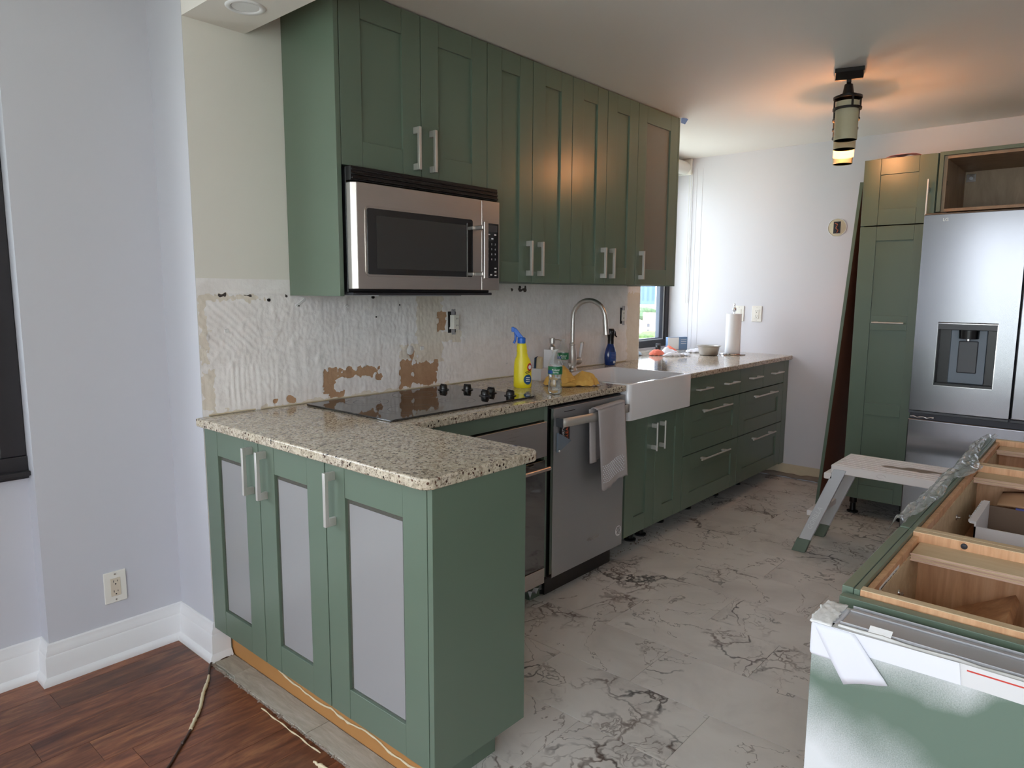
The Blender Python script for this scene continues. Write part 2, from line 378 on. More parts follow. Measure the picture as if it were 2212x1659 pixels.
# ------------------------------------------------------------------ mesh builder
class MB:
    def __init__(s): s.v = []; s.f = []; s.c = None
    def add(s, vs, fs, M=None):
        b = len(s.v)
        s.v += [tuple(M @ Vector(p)) if M else tuple(p) for p in vs]
        s.f += [tuple(b+i for i in f) for f in fs]; return s
    def box(s, x0, x1, y0, y1, z0, z1, M=None):
        vs = [(x0, y0, z0), (x1, y0, z0), (x1, y1, z0), (x0, y1, z0), (x0, y0, z1), (x1, y0, z1), (x1, y1, z1), (x0, y1, z1)]
        return s.add(vs, [(3, 2, 1, 0), (4, 5, 6, 7), (0, 1, 5, 4), (1, 2, 6, 5), (2, 3, 7, 6), (3, 0, 4, 7)], M)
    def prism(s, pts, z0, z1, M=None):          # pts counter-clockwise (x,y)
        n = len(pts)
        vs = [(x, y, z0) for x, y in pts]+[(x, y, z1) for x, y in pts]
        return s.add(vs, [tuple(reversed(range(n))), tuple(range(n, 2*n))]+[(i, (i+1) % n, n+(i+1) % n, n+i) for i in range(n)], M)
    def lathe(s, prof, seg=24, M=None, sx=1, sy=1):
        vs = []; fs = []; n = len(prof)
        for r, z in prof:
            for k in range(seg):
                a = 2*PI*k/seg; vs.append((r*math.cos(a)*sx, r*math.sin(a)*sy, z))
        for j in range(n-1):
            for k in range(seg):
                k2 = (k+1) % seg; fs.append((j*seg+k, j*seg+k2, (j+1)*seg+k2, (j+1)*seg+k))
        if prof[0][0] > 1e-5: fs.append(tuple(reversed(range(seg))))
        if prof[-1][0] > 1e-5: fs.append(tuple(range((n-1)*seg, n*seg)))
        return s.add(vs, fs, M)
    def tube(s, pts, r, seg=8, cap=True, M=None):
        pts = [Vector(p) for p in pts]; n = len(pts); vs = []; fs = []
        up = Vector((0, 0, 1)); prev = None
        for i, p in enumerate(pts):
            t = (pts[min(i+1, n-1)]-pts[max(i-1, 0)]).normalized()
            if prev is None:
                a = t.cross(up)
                if a.length < 0.05: a = t.cross(Vector((1, 0, 0)))
            else: a = prev-t*prev.dot(t)
            a.normalize(); b = t.cross(a); prev = a
            rr = r[i] if isinstance(r, (list, tuple)) else r
            for k in range(seg):
                w = 2*PI*k/seg; vs.append(p+a*math.cos(w)*rr+b*math.sin(w)*rr)
        for i in range(n-1):
            for k in range(seg):
                k2 = (k+1) % seg; fs.append((i*seg+k, (i+1)*seg+k, (i+1)*seg+k2, i*seg+k2))
        if cap: fs += [tuple(range(seg)), tuple(reversed(range((n-1)*seg, n*seg)))]
        return s.add(vs, fs, M)
    def cyl(s, a, b, r, seg=16, M=None): return s.tube([a, b], r, seg, True, M)
    def grid(s, nu, nv, fn, M=None):
        vs = [fn(i/nu, j/nv) for j in range(nv+1) for i in range(nu+1)]
        return s.add(vs, [(j*(nu+1)+i, j*(nu+1)+i+1, (j+1)*(nu+1)+i+1, (j+1)*(nu+1)+i) for j in range(nv) for i in range(nu)], M)
def rot(axis, deg): return Matrix.Rotation(math.radians(deg), 4, axis)
def tr(x, y, z): return Matrix.Translation((x, y, z))
def rrect(x0, x1, y0, y1, r, n=4):
    out = []
    for cx, cy, a0 in ((x1-r, y0+r, -90), (x1-r, y1-r, 0), (x0+r, y1-r, 90), (x0+r, y0+r, 180)):
        for k in range(n+1):
            a = math.radians(a0+90*k/n); out.append((cx+r*math.cos(a), cy+r*math.sin(a)))
    return out
def mesh(name, mb, mat, smooth=None):
    me = bpy.data.meshes.new(name); me.from_pydata(mb.v, [], mb.f)
    me.materials.append(MATS[mat])
    bm = bmesh.new(); bm.from_mesh(me); bmesh.ops.recalc_face_normals(bm, faces=bm.faces); bm.to_mesh(me); bm.free()
    if smooth is not None:
        for p in me.polygons: p.use_smooth = True
        me.set_sharp_from_angle(angle=math.radians(smooth))
    me.update(); return me
def tag(o, label=None, cat=None, group=None, kind=None):
    if label: o['label'] = label
    if cat: o['category'] = cat
    if group: o['group'] = group
    if kind: o['kind'] = kind
    return o
def obj(name, mb, mat, parent=None, bevel=0, seg=2, smooth=None, loc=None, rotz=None, label=None, kind=None, solid=None, sub=None):
    me = mb if isinstance(mb, bpy.types.Mesh) else mesh(name, mb, mat, smooth if smooth is not None else (40 if bevel else None))
    o = bpy.data.objects.new(name, me); scene.collection.objects.link(o); o.parent = parent
    if loc: o.location = loc
    if rotz is not None: o.rotation_euler = (0, 0, rotz) if not isinstance(rotz, (tuple, list)) else rotz
    if solid:
        m = o.modifiers.new('thick', 'SOLIDIFY'); m.thickness = solid; m.offset = 0
    if sub:
        m = o.modifiers.new('sub', 'SUBSURF'); m.levels = sub; m.render_levels = sub
    if bevel:
        m = o.modifiers.new('bevel', 'BEVEL'); m.width = bevel; m.segments = seg; m.limit_method = 'ANGLE'; m.angle_limit = math.radians(40)
        m.harden_normals = True
    if label: o['label'] = label
    if kind: o['kind'] = kind
    return o
def thing(name, label, cat, loc=(0, 0, 0), rotz=0, group=None, rot3=None):
    o = bpy.data.objects.new(name, None); scene.collection.objects.link(o)
    o.location = loc; o.rotation_euler = rot3 if rot3 else (0, 0, rotz)
    o.empty_display_size = 0.05
    return tag(o, label, cat, group)
def struct(name, mb, mat, label, parent=None, **kw):
    o = obj(name, mb, mat, parent, **kw)
    if parent is None: tag(o, label, None, None, 'structure')
    return o
def text(s_, size, mat, parent, loc, rot3, ext=0.0003, name='lettering', label=None, sx=1.0):
    cu = bpy.data.curves.new('t', 'FONT'); cu.body = s_; cu.size = size; cu.extrude = ext; cu.align_x = 'CENTER'; cu.align_y = 'CENTER'; cu.resolution_u = 3
    to = bpy.data.objects.new('t', cu); scene.collection.objects.link(to)
    bpy.context.view_layer.update()
    dg = bpy.context.evaluated_depsgraph_get(); me = bpy.data.meshes.new_from_object(to.evaluated_get(dg))
    bpy.data.objects.remove(to); me.materials.clear(); me.materials.append(MATS[mat])
    o = bpy.data.objects.new(name, me); scene.collection.objects.link(o); o.parent = parent; o.location = loc; o.rotation_euler = rot3
    o.scale = (sx, 1, 1)
    if label: o['label'] = label
    return o
FY = (PI/2, 0, 0)            # text facing -Y
FX = (PI/2, 0, -PI/2)        # text facing -X
ZC, ZB, YU, YB = 2.398, 0.115, -0.312, -0.62
# ================================================================== STRUCTURE
# timber floor of the dining side, every plank a part
fl = MB().box(-3.3, -0.032, -4.6, 0.35, -0.10, -0.014)
floor_w = struct('floor', fl, 'black_slot', 'reddish brown plank floor of the dining side')
pw = 0.1268
pl_meshes = {}
rows = []
y = -0.0605 + pw*3
k = 0
while y > -4.5:
    rows.append((y-pw, y, k)); y -= pw; k += 1
for (ya, yb_, k) in rows:
    ends = {3: [-0.606], 2: [-0.606-0.5], 5: [-0.408]}.get(k, [])
    x = -0.034; first = True
    while x > -2.6:
        L = (abs(x-ends[0]) if ends and first else random.choice([0.45, 0.6, 0.75, 0.9, 1.2]))
        x2 = max(x-L, -2.62); first = False
        if x-x2 > 0.04:
            key = round(x-x2, 3)
            if key not in pl_meshes:
                pl_meshes[key] = mesh('plank', MB().box(-key+0.0006, -0.0006, -pw/2+0.0006, pw/2-0.0006, -0.014, 0), 'floor_wood')
            yy = (ya+yb_)/2
            if ya < 0.30:
                o = obj('plank', pl_meshes[key], None, floor_w, loc=(x, yy, 0))
        x = x2
obj('plank_field', MB().box(-3.2, -2.622, -4.6, 0.35, -0.014, -0.0005), 'floor_wood', floor_w)
# kitchen tile floor, every tile a part
ft = struct('floor', MB().box(0.0, 4.2, -3.4, 0.44, -0.10, -0.0025), 'tile_grout', 'pale marble-look tile floor of the kitchen')
TW, TL = 0.303, 0.606
tm = mesh('tile', MB().prism(rrect(-TW/2+0.0014, TW/2-0.0014, -TL/2+0.0014, TL/2-0.0014, 0.0008, 1), -0.009, 0), 'marble_tile')
tcut = {}
for i in range(-2, 12):
    x0 = 0.594+TW*i; x1 = x0+TW
    if x1 > 4.05: x1 = 4.037
    if x0 < 0.075: x0 = 0.075
    if x1-x0 < 0.02: continue
    off = -0.932 if i % 2 == 0 else -1.235
    y1 = off+TL*2
    while y1 > -3.4:
        ya, yb2 = y1-TL, min(y1, 0.0)
        if ya < -3.4: ya = -3.4
        if yb2-ya > 0.02:
            full = abs((x1-x0)-TW) < 1e-3 and abs((yb2-ya)-TL) < 1e-3
            if full: o = obj('tile', tm, None, ft, loc=((x0+x1)/2, (ya+yb2)/2, 0))
            else:
                w, l = x1-x0, yb2-ya
                key = (round(w, 3), round(l, 3))
                if key not in tcut: tcut[key] = mesh('tile', MB().box(-w/2+.0012, w/2-.0012, -l/2+.0012, l/2-.0012, -0.009, 0), 'marble_tile')
                o = obj('tile', tcut[key], None, ft, loc=((x0+x1)/2, (ya+yb2)/2, 0))
        y1 -= TL
# ceiling, soffit beam
cl = struct('ceiling', MB().box(-3.4, 4.3, -4.8, 0.7, ZC, ZC+0.15), 'ceiling_paint', 'off-white painted ceiling over kitchen and dining side')
sf = struct('trim_1', MB().box(0.0, 0.221, -4.6, -0.0002, 2.26, ZC), 'ceiling_paint', 'low painted soffit beam crossing between kitchen and dining side')
# walls
wl = struct('wall_left', MB().box(0.0, 2.954, 0.0, 0.44, 0.0, ZC), 'old_paint', 'left kitchen wall behind the cabinets, stripped between counter and wall cabinets')
struct('wall_corner', MB().box(-0.455, -0.0005, 0.2688, 0.6, 0.0, ZC), 'dining_paint', 'grey-blue painted wall with an outlet near the floor')
obj('corner_face', MB().box(-0.0008, 0.0, 0.0, 0.2688, 0.0, ZC), 'dining_paint', wl)
w5 = MB().box(-3.2, -2.85, 0.35, 0.6, 0, ZC).box(-2.85, -0.455, 0.35, 0.6, 0, 0.722).box(-2.85, -0.455, 0.35, 0.6, 2.2, ZC)
struct('wall_dining', w5, 'dining_paint', 'grey-blue painted wall under and around the black framed window')
struct('wall_far', MB().box(4.037, 4.2, -3.5, 0.44, 0, ZC), 'kitchen_paint', 'pale painted far kitchen wall')
struct('wall_right', MB().box(-0.2, 4.2, -3.5, -3.4, 0, ZC), 'kitchen_paint', 'right kitchen wall')
struct('wall_side', MB().box(-3.3, -0.2, -4.7, -4.6, 0, ZC), 'old_paint', 'far side wall of the dining room')
struct('wall_return', MB().box(-0.2, -0.1, -4.7, -3.4, 0, ZC), 'dining_paint', 'short wall between dining side and kitchen')
wr = MB().box(-3.32, -3.2, -4.7, -4.4, 0, ZC).box(-3.32, -3.2, -0.82, 0.6, 0, ZC).box(-3.32, -3.2, -4.4, -0.82, 0, 0.20).box(-3.32, -3.2, -4.4, -0.82, 2.34, ZC)
struct('wall_rear', wr, 'dining_paint', 'rear wall of the dining side with the large window')
wk = MB().box(2.954, 4.2, 0.37, 0.44, 0, 0.93).box(2.954, 4.2, 0.37, 0.44, 2.33, ZC)
struct('wall_alcove', wk, 'kitchen_paint', 'wall below and above the kitchen window')
# stripped plaster zone, a relief with the torn paper patches
def boxd(x, z, x0, x1, z0, z1): return max(x0-x, x-x1, z0-z, z-z1)
paper = [(0.50, 0.79, 1.000, 1.035), (0.50, 0.55, 0.930, 1.03), (0.50, 0.60, 0.925, 0.942), (0.76, 0.785, 0.975, 1.01), (0.90, 0.975, 0.93, 1.055), (0.955, 0.975, 1.06, 1.10), (0.975, 1.128, 0.935, 1.035), (0.27, 0.30, 0.922, 0.945), (0.335, 0.368, 0.93, 0.957), (1.128, 1.184, 1.178, 1.265)]
beige = [(0.0, 0.03, 1.10, 1.34), (0.0, 0.05, 0.93, 1.08), (1.00, 1.16, 1.03, 1.36), (0.0, 0.26, 1.325, 1.345), (0.90, 1.0, 1.05, 1.12), (2.80, 2.954, 0.914, 1.36), (0.02, 1.2, 0.914, 0.926), (1.12, 1.28, 1.12, 1.17)]
black = [(0.06, 0.10, 1.340, 1.343), (0.17, 0.20, 1.341, 1.344), (0.34, 0.35, 1.341, 1.345), (0.74, 0.78, 1.341, 1.345), (1.25, 1.27, 1.392, 1.396), (1.6, 1.78, 1.374, 1.377)]
NX, NZ = 560, 98
X0, X1, Z0, Z1 = 0.0, 2.954, 0.9135, 1.402
pv, pc = [], []
for j in range(NZ+1):
    for i in range(NX+1):
        x = X0+(X1-X0)*i/NX; z = Z0+(Z1-Z0)*j/NZ
        top = 1.345 if x < 0.37 else 1.41
        d = 0.0
        if z < top+0.004*noise.noise(Vector((x*30, 0, 3))):
            base = 0.0022+0.0016*noise.noise(Vector((x*4, z*4, 0)))
            ang = 0.9 if x < 0.22 and z > 1.12 else 0.0
            u = x*math.cos(ang)+z*math.sin(ang)*0.8
            w = -x*math.sin(ang)+z*math.cos(ang)
            amp = 1.0 if x < 1.25 else 0.45
            ridge = abs(noise.noise(Vector((u*38, w*5, 1.7))))
            comb = max(0, math.sin(u*330+4*noise.noise(Vector((x*6, z*6, 5)))))*(0.9 if (x < 0.22 and z > 1.15) or (0.08 < x < 0.30 and z < 1.08) else 0.12)
            blob = max(0, noise.noise(Vector((x*22, z*22, 9)))-0.35)*3
            d = base+1.5*amp*(0.0016*ridge+0.0011*comb+0.0022*blob+0.0010*noise.noise(Vector((x*90, z*60, 2))))
        nn = 0.020*noise.noise(Vector((x*28, z*34, 4)))+0.012*noise.noise(Vector((x*80, z*70, 8)))
        def val(lst, soft):
            best = min(boxd(x, z, *b) for b in lst)+nn
            return min(1, max(0, 0.5-best/soft))
        p = val(paper, 0.02)
        if p > 0.5: d *= 0.3
        pv.append((x, -max(d, 0.0004), z)); pc.append((p, val(beige, 0.05), val(black, 0.012), 1))
pm = MB(); pm.v = pv; pm.f = [(j*(NX+1)+i, j*(NX+1)+i+1, (j+1)*(NX+1)+i+1, (j+1)*(NX+1)+i) for j in range(NZ) for i in range(NX)]
pme = mesh('plaster', pm, 'skim_plaster', 180)
ca = pme.color_attributes.new('patch', 'FLOAT_COLOR', 'POINT')
ca.data.foreach_set('color', [c for q in pc for c in q])
obj('stripped_plaster', pme, None, wl, label='rough stripped plaster with torn brown paper patches')
# old anchors and chips stuck on the plaster
for (x, z, w, h, a) in [(0.405, 1.315, 0.05, 0.011, 35), (0.10, 1.215, 0.016, 0.014, 10), (0.62, 1.30, 0.02, 0.01, -20), (1.03, 1.10, 0.02, 0.018, 0), (1.62, 0.985, 0.012, 0.008, 15)]:
    obj('plaster_chip', MB().box(-w/2, w/2, -0.004, 0, -h/2, h/2, tr(x, -0.003, z) @ rot('Y', -a)), 'white_plaster', wl, bevel=0.0015)
for (x, z, r) in [(0.27, 1.325, 0.006), (0.395, 1.302, 0.003), (0.755, 1.335, 0.007), (1.72, 1.385, 0.008), (0.77, 1.25, 0.003), (0.90, 1.30, 0.003)]:
    obj('wall_plug', MB().cyl((x, -0.008, z), (x, -0.001, z), r, 9), 'black_slot', wl)
obj('putty_bulge', MB().lathe([(0, 0.006), (0.012, 0.004), (0.022, 0.0)], 14, tr(0.96, -0.003, 1.095) @ rot('X', 90)), 'white_plaster', wl, smooth=60)
obj('backsplash_glue_line', MB().tube([(0.02+0.146*i, -0.003, 0.9165+0.001*math.sin(i*2.1)) for i in range(20)], 0.0035, 6), 'beige_plaster', wl)
# far wall unpainted strip and mortar crumbs
wf = bpy.data.objects['wall_far']
obj('unpainted_strip', MB().box(4.034, 4.0372, -1.35, -0.4, 0.02, 0.105), 'beige_plaster', wf)
for k, yy in enumerate((0.205, 0.165, 0.118)):
    obj('wall_ridge', MB().box(4.0355, 4.0372, yy, yy+0.016, 0.93, 2.32), 'kitchen_paint', wf, bevel=0.0015)
obj('torn_edge', MB().tube([(4.03, -0.45-0.05*i, 0.018+0.008*random.random()) for i in range(19)], [0.012+0.010*random.random() for i in range(19)], 7), 'mortar', wf, smooth=60)

# baseboard swept round the corner, mitred
def sweep(path, prof):
    P = [Vector((x, y)) for x, y in path]; rings = []
    for i, p in enumerate(P):
        ns = []
        if i > 0: d = (P[i]-P[i-1]).normalized(); ns.append(Vector((d.y, -d.x)))
        if i < len(P)-1: d = (P[i+1]-P[i]).normalized(); ns.append(Vector((d.y, -d.x)))
        n = sum(ns, Vector((0, 0))); n = n/(1+ns[0].dot(ns[-1])) if len(ns) == 2 else ns[0]
        rings.append([(p.x+n.x*d_, p.y+n.y*d_, z_) for d_, z_ in prof])
    mb = MB(); m = len(prof)
    mb.v = [q for r in rings for q in r]
    for i in range(len(P)-1):
        for k in range(m): mb.f.append((i*m+k, i*m+(k+1) % m, (i+1)*m+(k+1) % m, (i+1)*m+k))
    mb.f += [tuple(range(m)), tuple(range((len(P)-1)*m, len(P)*m))]
    return mb
bprof = [(0, 0.0005), (0.032, 0.0005), (0.0325, 0.012), (0.028, 0.022), (0.019, 0.028), (0.0175, 0.096), (0.014, 0.101), (0.0145, 0.112), (0.009, 0.122), (0.007, 0.138), (0.003, 0.142), (0, 0.142)]
struct('baseboard_left', sweep([(-3.19, 0.3498), (-0.4552, 0.3498), (-0.4552, 0.2686), (-0.0010, 0.2686), (-0.0010, -0.0002), (0.052, -0.0002)], bprof), 'trim_white', 'white moulded baseboard round the dining corner', smooth=35)
struct('baseboard_side', sweep([(-0.3, -4.5995), (-3.19, -4.5995)], bprof), 'trim_white', 'white baseboard of the dining side wall', smooth=35)

# windows --------------------------------------------------------------
# kitchen window in the alcove
wd = struct('window_1', MB().box(2.954, 4.037, 0.372, 0.42, 0.93, 0.985).box(3.985, 4.037, 0.372, 0.44, 0.985, 2.33).box(2.954, 3.0, 0.372, 0.44, 0.985, 2.33).box(2.954, 4.037, 0.372, 0.44, 2.28, 2.33), 'frame_black', 'black framed kitchen window beyond the wall cabinets', bevel=0.002)
sash = MB().box(3.925, 3.983, 0.395, 0.43, 0.99, 2.275).box(3.002, 3.05, 0.395, 0.43, 0.99, 2.275).box(3.05, 3.925, 0.395, 0.43, 0.99, 1.0).box(3.05, 3.925, 0.395, 0.43, 2.22, 2.275)
obj('sash', sash, 'frame_grey', wd, bevel=0.002, label='grey-blue sash frame')
obj('gasket', MB().box(3.976, 3.984, 0.388, 0.395, 0.985, 2.28).box(3.05, 3.976, 0.388, 0.396, 0.985, 0.992), 'gasket_white', wd)
obj('pane', MB().box(3.05, 3.925, 0.410, 0.414, 1.0, 2.22), 'window_glass', wd)
obj('jamb_reveal', MB().box(4.0345, 4.0372, 0.20, 0.372, 0.92, 2.33), 'kitchen_paint', wd)
# dining window
wd2 = struct('window_2', MB().box(-0.53, -0.456, 0.332, 0.40, 0.80, 2.2).box(-2.85, -0.455, 0.326, 0.40, 0.722, 0.80).box(-2.85, -2.78, 0.332, 0.40, 0.8, 2.2).box(-2.85, -0.456, 0.332, 0.40, 2.12, 2.2).box(-1.70, -1.63, 0.34, 0.40, 0.8, 2.12), 'frame_black', 'black framed window at the left edge', bevel=0.003)
obj('sash', MB().box(-0.575, -0.53, 0.345, 0.39, 0.80, 2.12).box(-2.78, -2.73, 0.345, 0.39, 0.8, 2.12), 'frame_black', wd2, bevel=0.002)
obj('sill', MB().box(-2.85, -0.456, 0.30, 0.34, 0.735, 0.752), 'frame_black', wd2, bevel=0.003)
obj('pane', MB().box(-1.63, -0.575, 0.365, 0.369, 0.8, 2.12), 'window_glass', wd2)
obj('pane', MB().box(-2.73, -1.70, 0.365, 0.369, 0.8, 2.12), 'window_glass', wd2)
# rear window with mullions (seen only in reflections)
r3 = MB().box(-3.31, -3.23, -4.4, -0.82, 0.20, 0.26).box(-3.31, -3.23, -4.4, -0.82, 2.28, 2.34)
for yy in (-4.4, -3.4, -2.5, -1.53, -0.88): r3.box(-3.31, -3.23, yy, yy+0.06+(0.14 if yy == -1.53 else 0), 0.26, 2.28)
wd3 = struct('window_3', r3, 'frame_black', 'large black framed window behind the viewpoint', bevel=0.003)
obj('pane', MB().box(-3.275, -3.271, -4.35, -0.87, 0.26, 2.28), 'window_glass', wd3)

# ================================================================== FITTED KITCHEN
handle_cache = {}
def pull(parent, x, y, z, L=0.16, vertical=True, kind='block', mat='handle_metal'):
    """bar pull, origin at its centre, standing off toward -y"""
    key = (L, vertical, kind, mat)
    if key not in handle_cache:
        mb = MB(); h = L/2
        if kind == 'block':
            mb.box(-0.006, 0.006, -0.036, -0.024, -h, h)
            mb.box(-0.0055, 0.0055, -0.024, 0.0, -h, -h+0.024).box(-0.0055, 0.0055, -0.024, 0.0, h-0.024, h)
        else:
            mb.cyl((0, -0.032, -h), (0, -0.032, h), 0.0052, 14)
            q = h-0.018 if L < 0.2 else h-0.055
            for s_ in (-1, 1): mb.box(-0.0055, 0.0055, -0.030, 0.0, s_*q-0.011, s_*q+0.011)
        if not vertical:
            M = rot('Y', 90); mb.v = [tuple(M @ Vector(p)) for p in mb.v]
        handle_cache[key] = mesh('handle', mb, mat, 40)
    o = obj('handle', handle_cache[key], None, parent, loc=(x, y, z))
    m = o.modifiers.new('bevel', 'BEVEL'); m.width = 0.0009; m.segments = 2; m.limit_method = 'ANGLE'
    return o
def shaker(w, h, f=0.09, t=0.019, rec=0.0095, glass=False, rails=(), fb=None, ft_=None):
    """door in local coords: x 0..w, z 0..h, front at y=0, back at y=t"""
    g = 0.0009; fb = fb or f; ft_ = ft_ or f
    mb = MB().box(0, f-g, 0, t, 0, h).box(w-f+g, w, 0, t, 0, h)
    mb.box(f+g*0, w-f, 0.0006, t, 0, fb).box(f, w-f, 0.0006, t, h-ft_, h)
    for (a, b) in rails: mb.box(f, w-f, 0.0006, t, a, b)
    if not glass: mb.box(f-0.002, w-f+0.002, rec, t-0.001, fb-0.002, h-ft_+0.002)
    return mb
def door(parent, x0, x1, z0, z1, y=-0.02, name='door', slab=False, glass=None, **kw):
    g = 0.0020
    w, h = x1-x0-2*g, z1-z0-2*g
    mb = MB().box(0, w, 0, 0.019, 0, h) if slab else shaker(w, h, glass=bool(glass), **kw)
    o = obj(name, mb, 'green_paint', parent, bevel=0.0011, loc=(x0+g, y, z0+g))
    if glass:
        f = kw.get('f', 0.09); fb = kw.get('fb') or f; f2 = kw.get('ft_') or f
        e = 0.010
        if glass == 'frosted':
            obj('glass_pane', MB().box(f, w-f, 0.009, 0.013, fb, h-f2), 'clear_glass', o)
            obj('frosting', MB().box(f+e, w-f-e, 0.0082, 0.0092, fb+e*0.6, h-f2-e*1.5), 'frosted_glass', o, label='frosted film with clear margin')
        else:
            obj('glass_pane', MB().box(f, w-f, 0.010, 0.013, fb, h-f2), 'frosted_thin', o)
    return o
def carcass(parent, w, d, z0, z1, mat='green_edge', open_top=False, t=0.018, y0=0.0, back=True, inner=None):
    mb = MB().box(0, t, y0, d, z0, z1).box(w-t, w, y0, d, z0, z1).box(t, w-t, y0, d, z0, z0+t)
    if not open_top: mb.box(t, w-t, y0, d, z1-t, z1)
    if back: mb.box(t, w-t, d-0.008, d, z0+t, z1-t)
    return obj('carcass', mb, mat, parent, bevel=0.0006)
def legs(parent, w, xs, ys, h=ZB):
    for x in xs:
        for y in ys:
            obj('leg', MB().lathe([(0.034, 0.0), (0.034, 0.008), (0.018, 0.012), (0.016, 0.06), (0.022, 0.065), (0.022, h), (0, h)], 12, tr(x, y, 0.0)), 'black_plastic', parent, smooth=40)

# --- wall cabinets
def wall_cab(x0, x1, z0, label, nd, hz, **kw):
    t = thing('wall_cabinet', label, 'cabinet', (x0, YU, 0), 0, 'green wall cabinets')
    w = x1-x0
    carcass(t, w, 0.309, z0, 2.393)
    for i in range(nd):
        a, b = w*i/nd, w*(i+1)/nd
        d = door(t, a, b, z0, 2.393, y=-0.019, ft_=0.088)
        hx = (b-a-0.038) if i == 0 else 0.044
        pull(d, hx, 0, hz-z0, 0.158)
    return t
# microwave cabinet with long end panel
t = wall_cab(0.381, 1.121, 1.797, 'green two-door wall cabinet over the microwave, with long end panel', 2, 1.898)
obj('end_panel', MB().box(-0.020, -0.001, -0.019, 0.309, 1.342, 2.393), 'green_paint', t, bevel=0.0012, label='long green side panel reaching below the microwave')
wall_cab(1.121, 1.727, 1.403, 'green two-door wall cabinet just right of the microwave', 2, 1.512)
wall_cab(1.727, 2.336, 1.403, 'green two-door wall cabinet between its like and the glass-door one', 2, 1.512)
t = thing('wall_cabinet', 'green wall cabinet with one frosted glass door, at the window end', 'cabinet', (2.336, YU, 0), 0, 'green wall cabinets')
carcass(t, 0.450, 0.309, 1.403, 2.393)
obj('interior_lining', MB().box(0.018, 0.432, 0.285, 0.299, 1.421, 2.375).box(0.018, 0.021, 0.002, 0.285, 1.421, 2.375).box(0.429, 0.432, 0.002, 0.285, 1.421, 2.375), 'birch_interior', t)
for z in (1.715, 2.035): obj('shelf', MB().box(0.021, 0.429, 0.004, 0.284, z, z+0.018), 'gasket_white', t, bevel=0.001)
d = door(t, 0, 0.450, 1.403, 2.393, y=-0.019, glass='thin', ft_=0.088)
pull(d, 0.042, 0, 0.109, 0.158)
obj('end_panel', MB().box(0.451, 0.469, -0.019, 0.309, 1.400, 2.395), 'green_paint', t, bevel=0.001)
# container glimpsed behind the frosted door
t = thing('storage_box', 'pale tan box on the middle shelf behind the frosted glass door', 'box', (2.47, -0.20, 1.7335))
obj('body', MB().box(-0.06, 0.07, -0.07, 0.07, 0, 0.14), 'box_tan', t, bevel=0.004)
obj('lid', MB().box(-0.063, 0.073, -0.073, 0.073, 0.14, 0.158), 'box_tan', t, bevel=0.003)
# blue tape on the last cabinet's top corner
tag(obj('masking_tape', MB().grid(4, 3, lambda u, v: (2.806+0.05*u, -0.335-0.02*v*u, 2.368+0.026*v+0.006*math.sin(u*3)*v)), 'tape_blue', solid=0.0005), 'scrap of blue masking tape at the top corner of the glass-door cabinet', 'tape')
# --- microwave
t = thing('microwave', 'stainless over-range microwave with black vent grille and window', 'microwave', (0, 0, 0))
obj('case', MB().box(0.385, 1.118, -0.345, -0.004, 1.356, 1.792), 'black_plastic', t, bevel=0.003)
mb = MB().box(0.385, 1.138, -0.375, -0.345, 1.742, 1.792)
for k in range(3): mb.box(0.388, 1.136, -0.383+0.002*k, -0.372, 1.747+0.0145*k, 1.7535+0.0145*k)
obj('vent_grille', mb, 'black_plastic', t, bevel=0.002)
mb = MB(); a = [(0.386, -0.345), (1.029, -0.345), (1.029, -0.386), (0.402, -0.386), (0.386, -0.372)]
mb.prism([(x, y) for x, y in reversed(a)], 1.367, 1.738)
dr = obj('door', mb, 'stainless', t, bevel=0.003)
def ringplate(x0, x1, z0, z1, r, y0, y1):   # rounded plate facing -y
    mb = MB(); M = rot('X', 90)
    mb.prism(rrect(x0, x1, z0, z1, r, 5), -y1, -y0, M); return mb
obj('window_trim', ringplate(0.432, 0.980, 1.412, 1.660, 0.02, -0.3885, -0.384), 'stainless', dr, bevel=0.001)
obj('window_glass', ringplate(0.440, 0.972, 1.420, 1.652, 0.010, -0.3915, -0.386), 'dark_glass', dr, bevel=0.0008, label='black glass border')
obj('viewing_screen', ringplate(0.480, 0.930, 1.442, 1.628, 0.004, -0.3922, -0.3912), 'mw_window', dr, label='grey mesh window')
mb = MB().box(0.986, 1.010, -0.445, -0.434, 1.412, 1.645).box(0.982, 1.006, -0.436, -0.386, 1.424, 1.442).box(0.982, 1.006, -0.436, -0.386, 1.612, 1.630)
obj('handle', mb, 'stainless', dr, bevel=0.004)
cp = obj('control_panel', MB().box(1.031, 1.140, -0.386, -0.345, 1.367, 1.738), 'stainless', t, bevel=0.003)
obj('keypad', MB().box(1.040, 1.132, -0.3885, -0.385, 1.418, 1.646), 'dark_glass', cp, bevel=0.001)
obj('display', MB().box(1.058, 1.122, -0.3895, -0.388, 1.612, 1.638), 'grey_plastic', cp, label='dark grey display')
for r_, row in enumerate(['123', '456', '789', 'C0S']):
    for c_, ch in enumerate(row): text(ch, 0.011, 'white_print', cp, (1.066+0.022*c_, -0.3892, 1.560-0.021*r_), FY, 0.0002, name='key_digit')
for (x, z) in [(1.072, 1.600), (1.110, 1.600), (1.062, 1.583), (1.092, 1.583), (1.112, 1.46), (1.112, 1.445), (1.085, 1.432), (1.112, 1.43)]:
    obj('key_mark', MB().box(x-0.006, x+0.006, -0.3893, -0.3885, z-0.0025, z+0.0025), 'white_print', cp)
obj('underside', MB().box(0.388, 1.110, -0.37, -0.02, 1.346, 1.356), 'dark_metal', t, bevel=0.002)
obj('grease_filter', MB().box(0.52, 0.95, -0.345, -0.10, 1.342, 1.3465), 'galvanized', t, bevel=0.001)

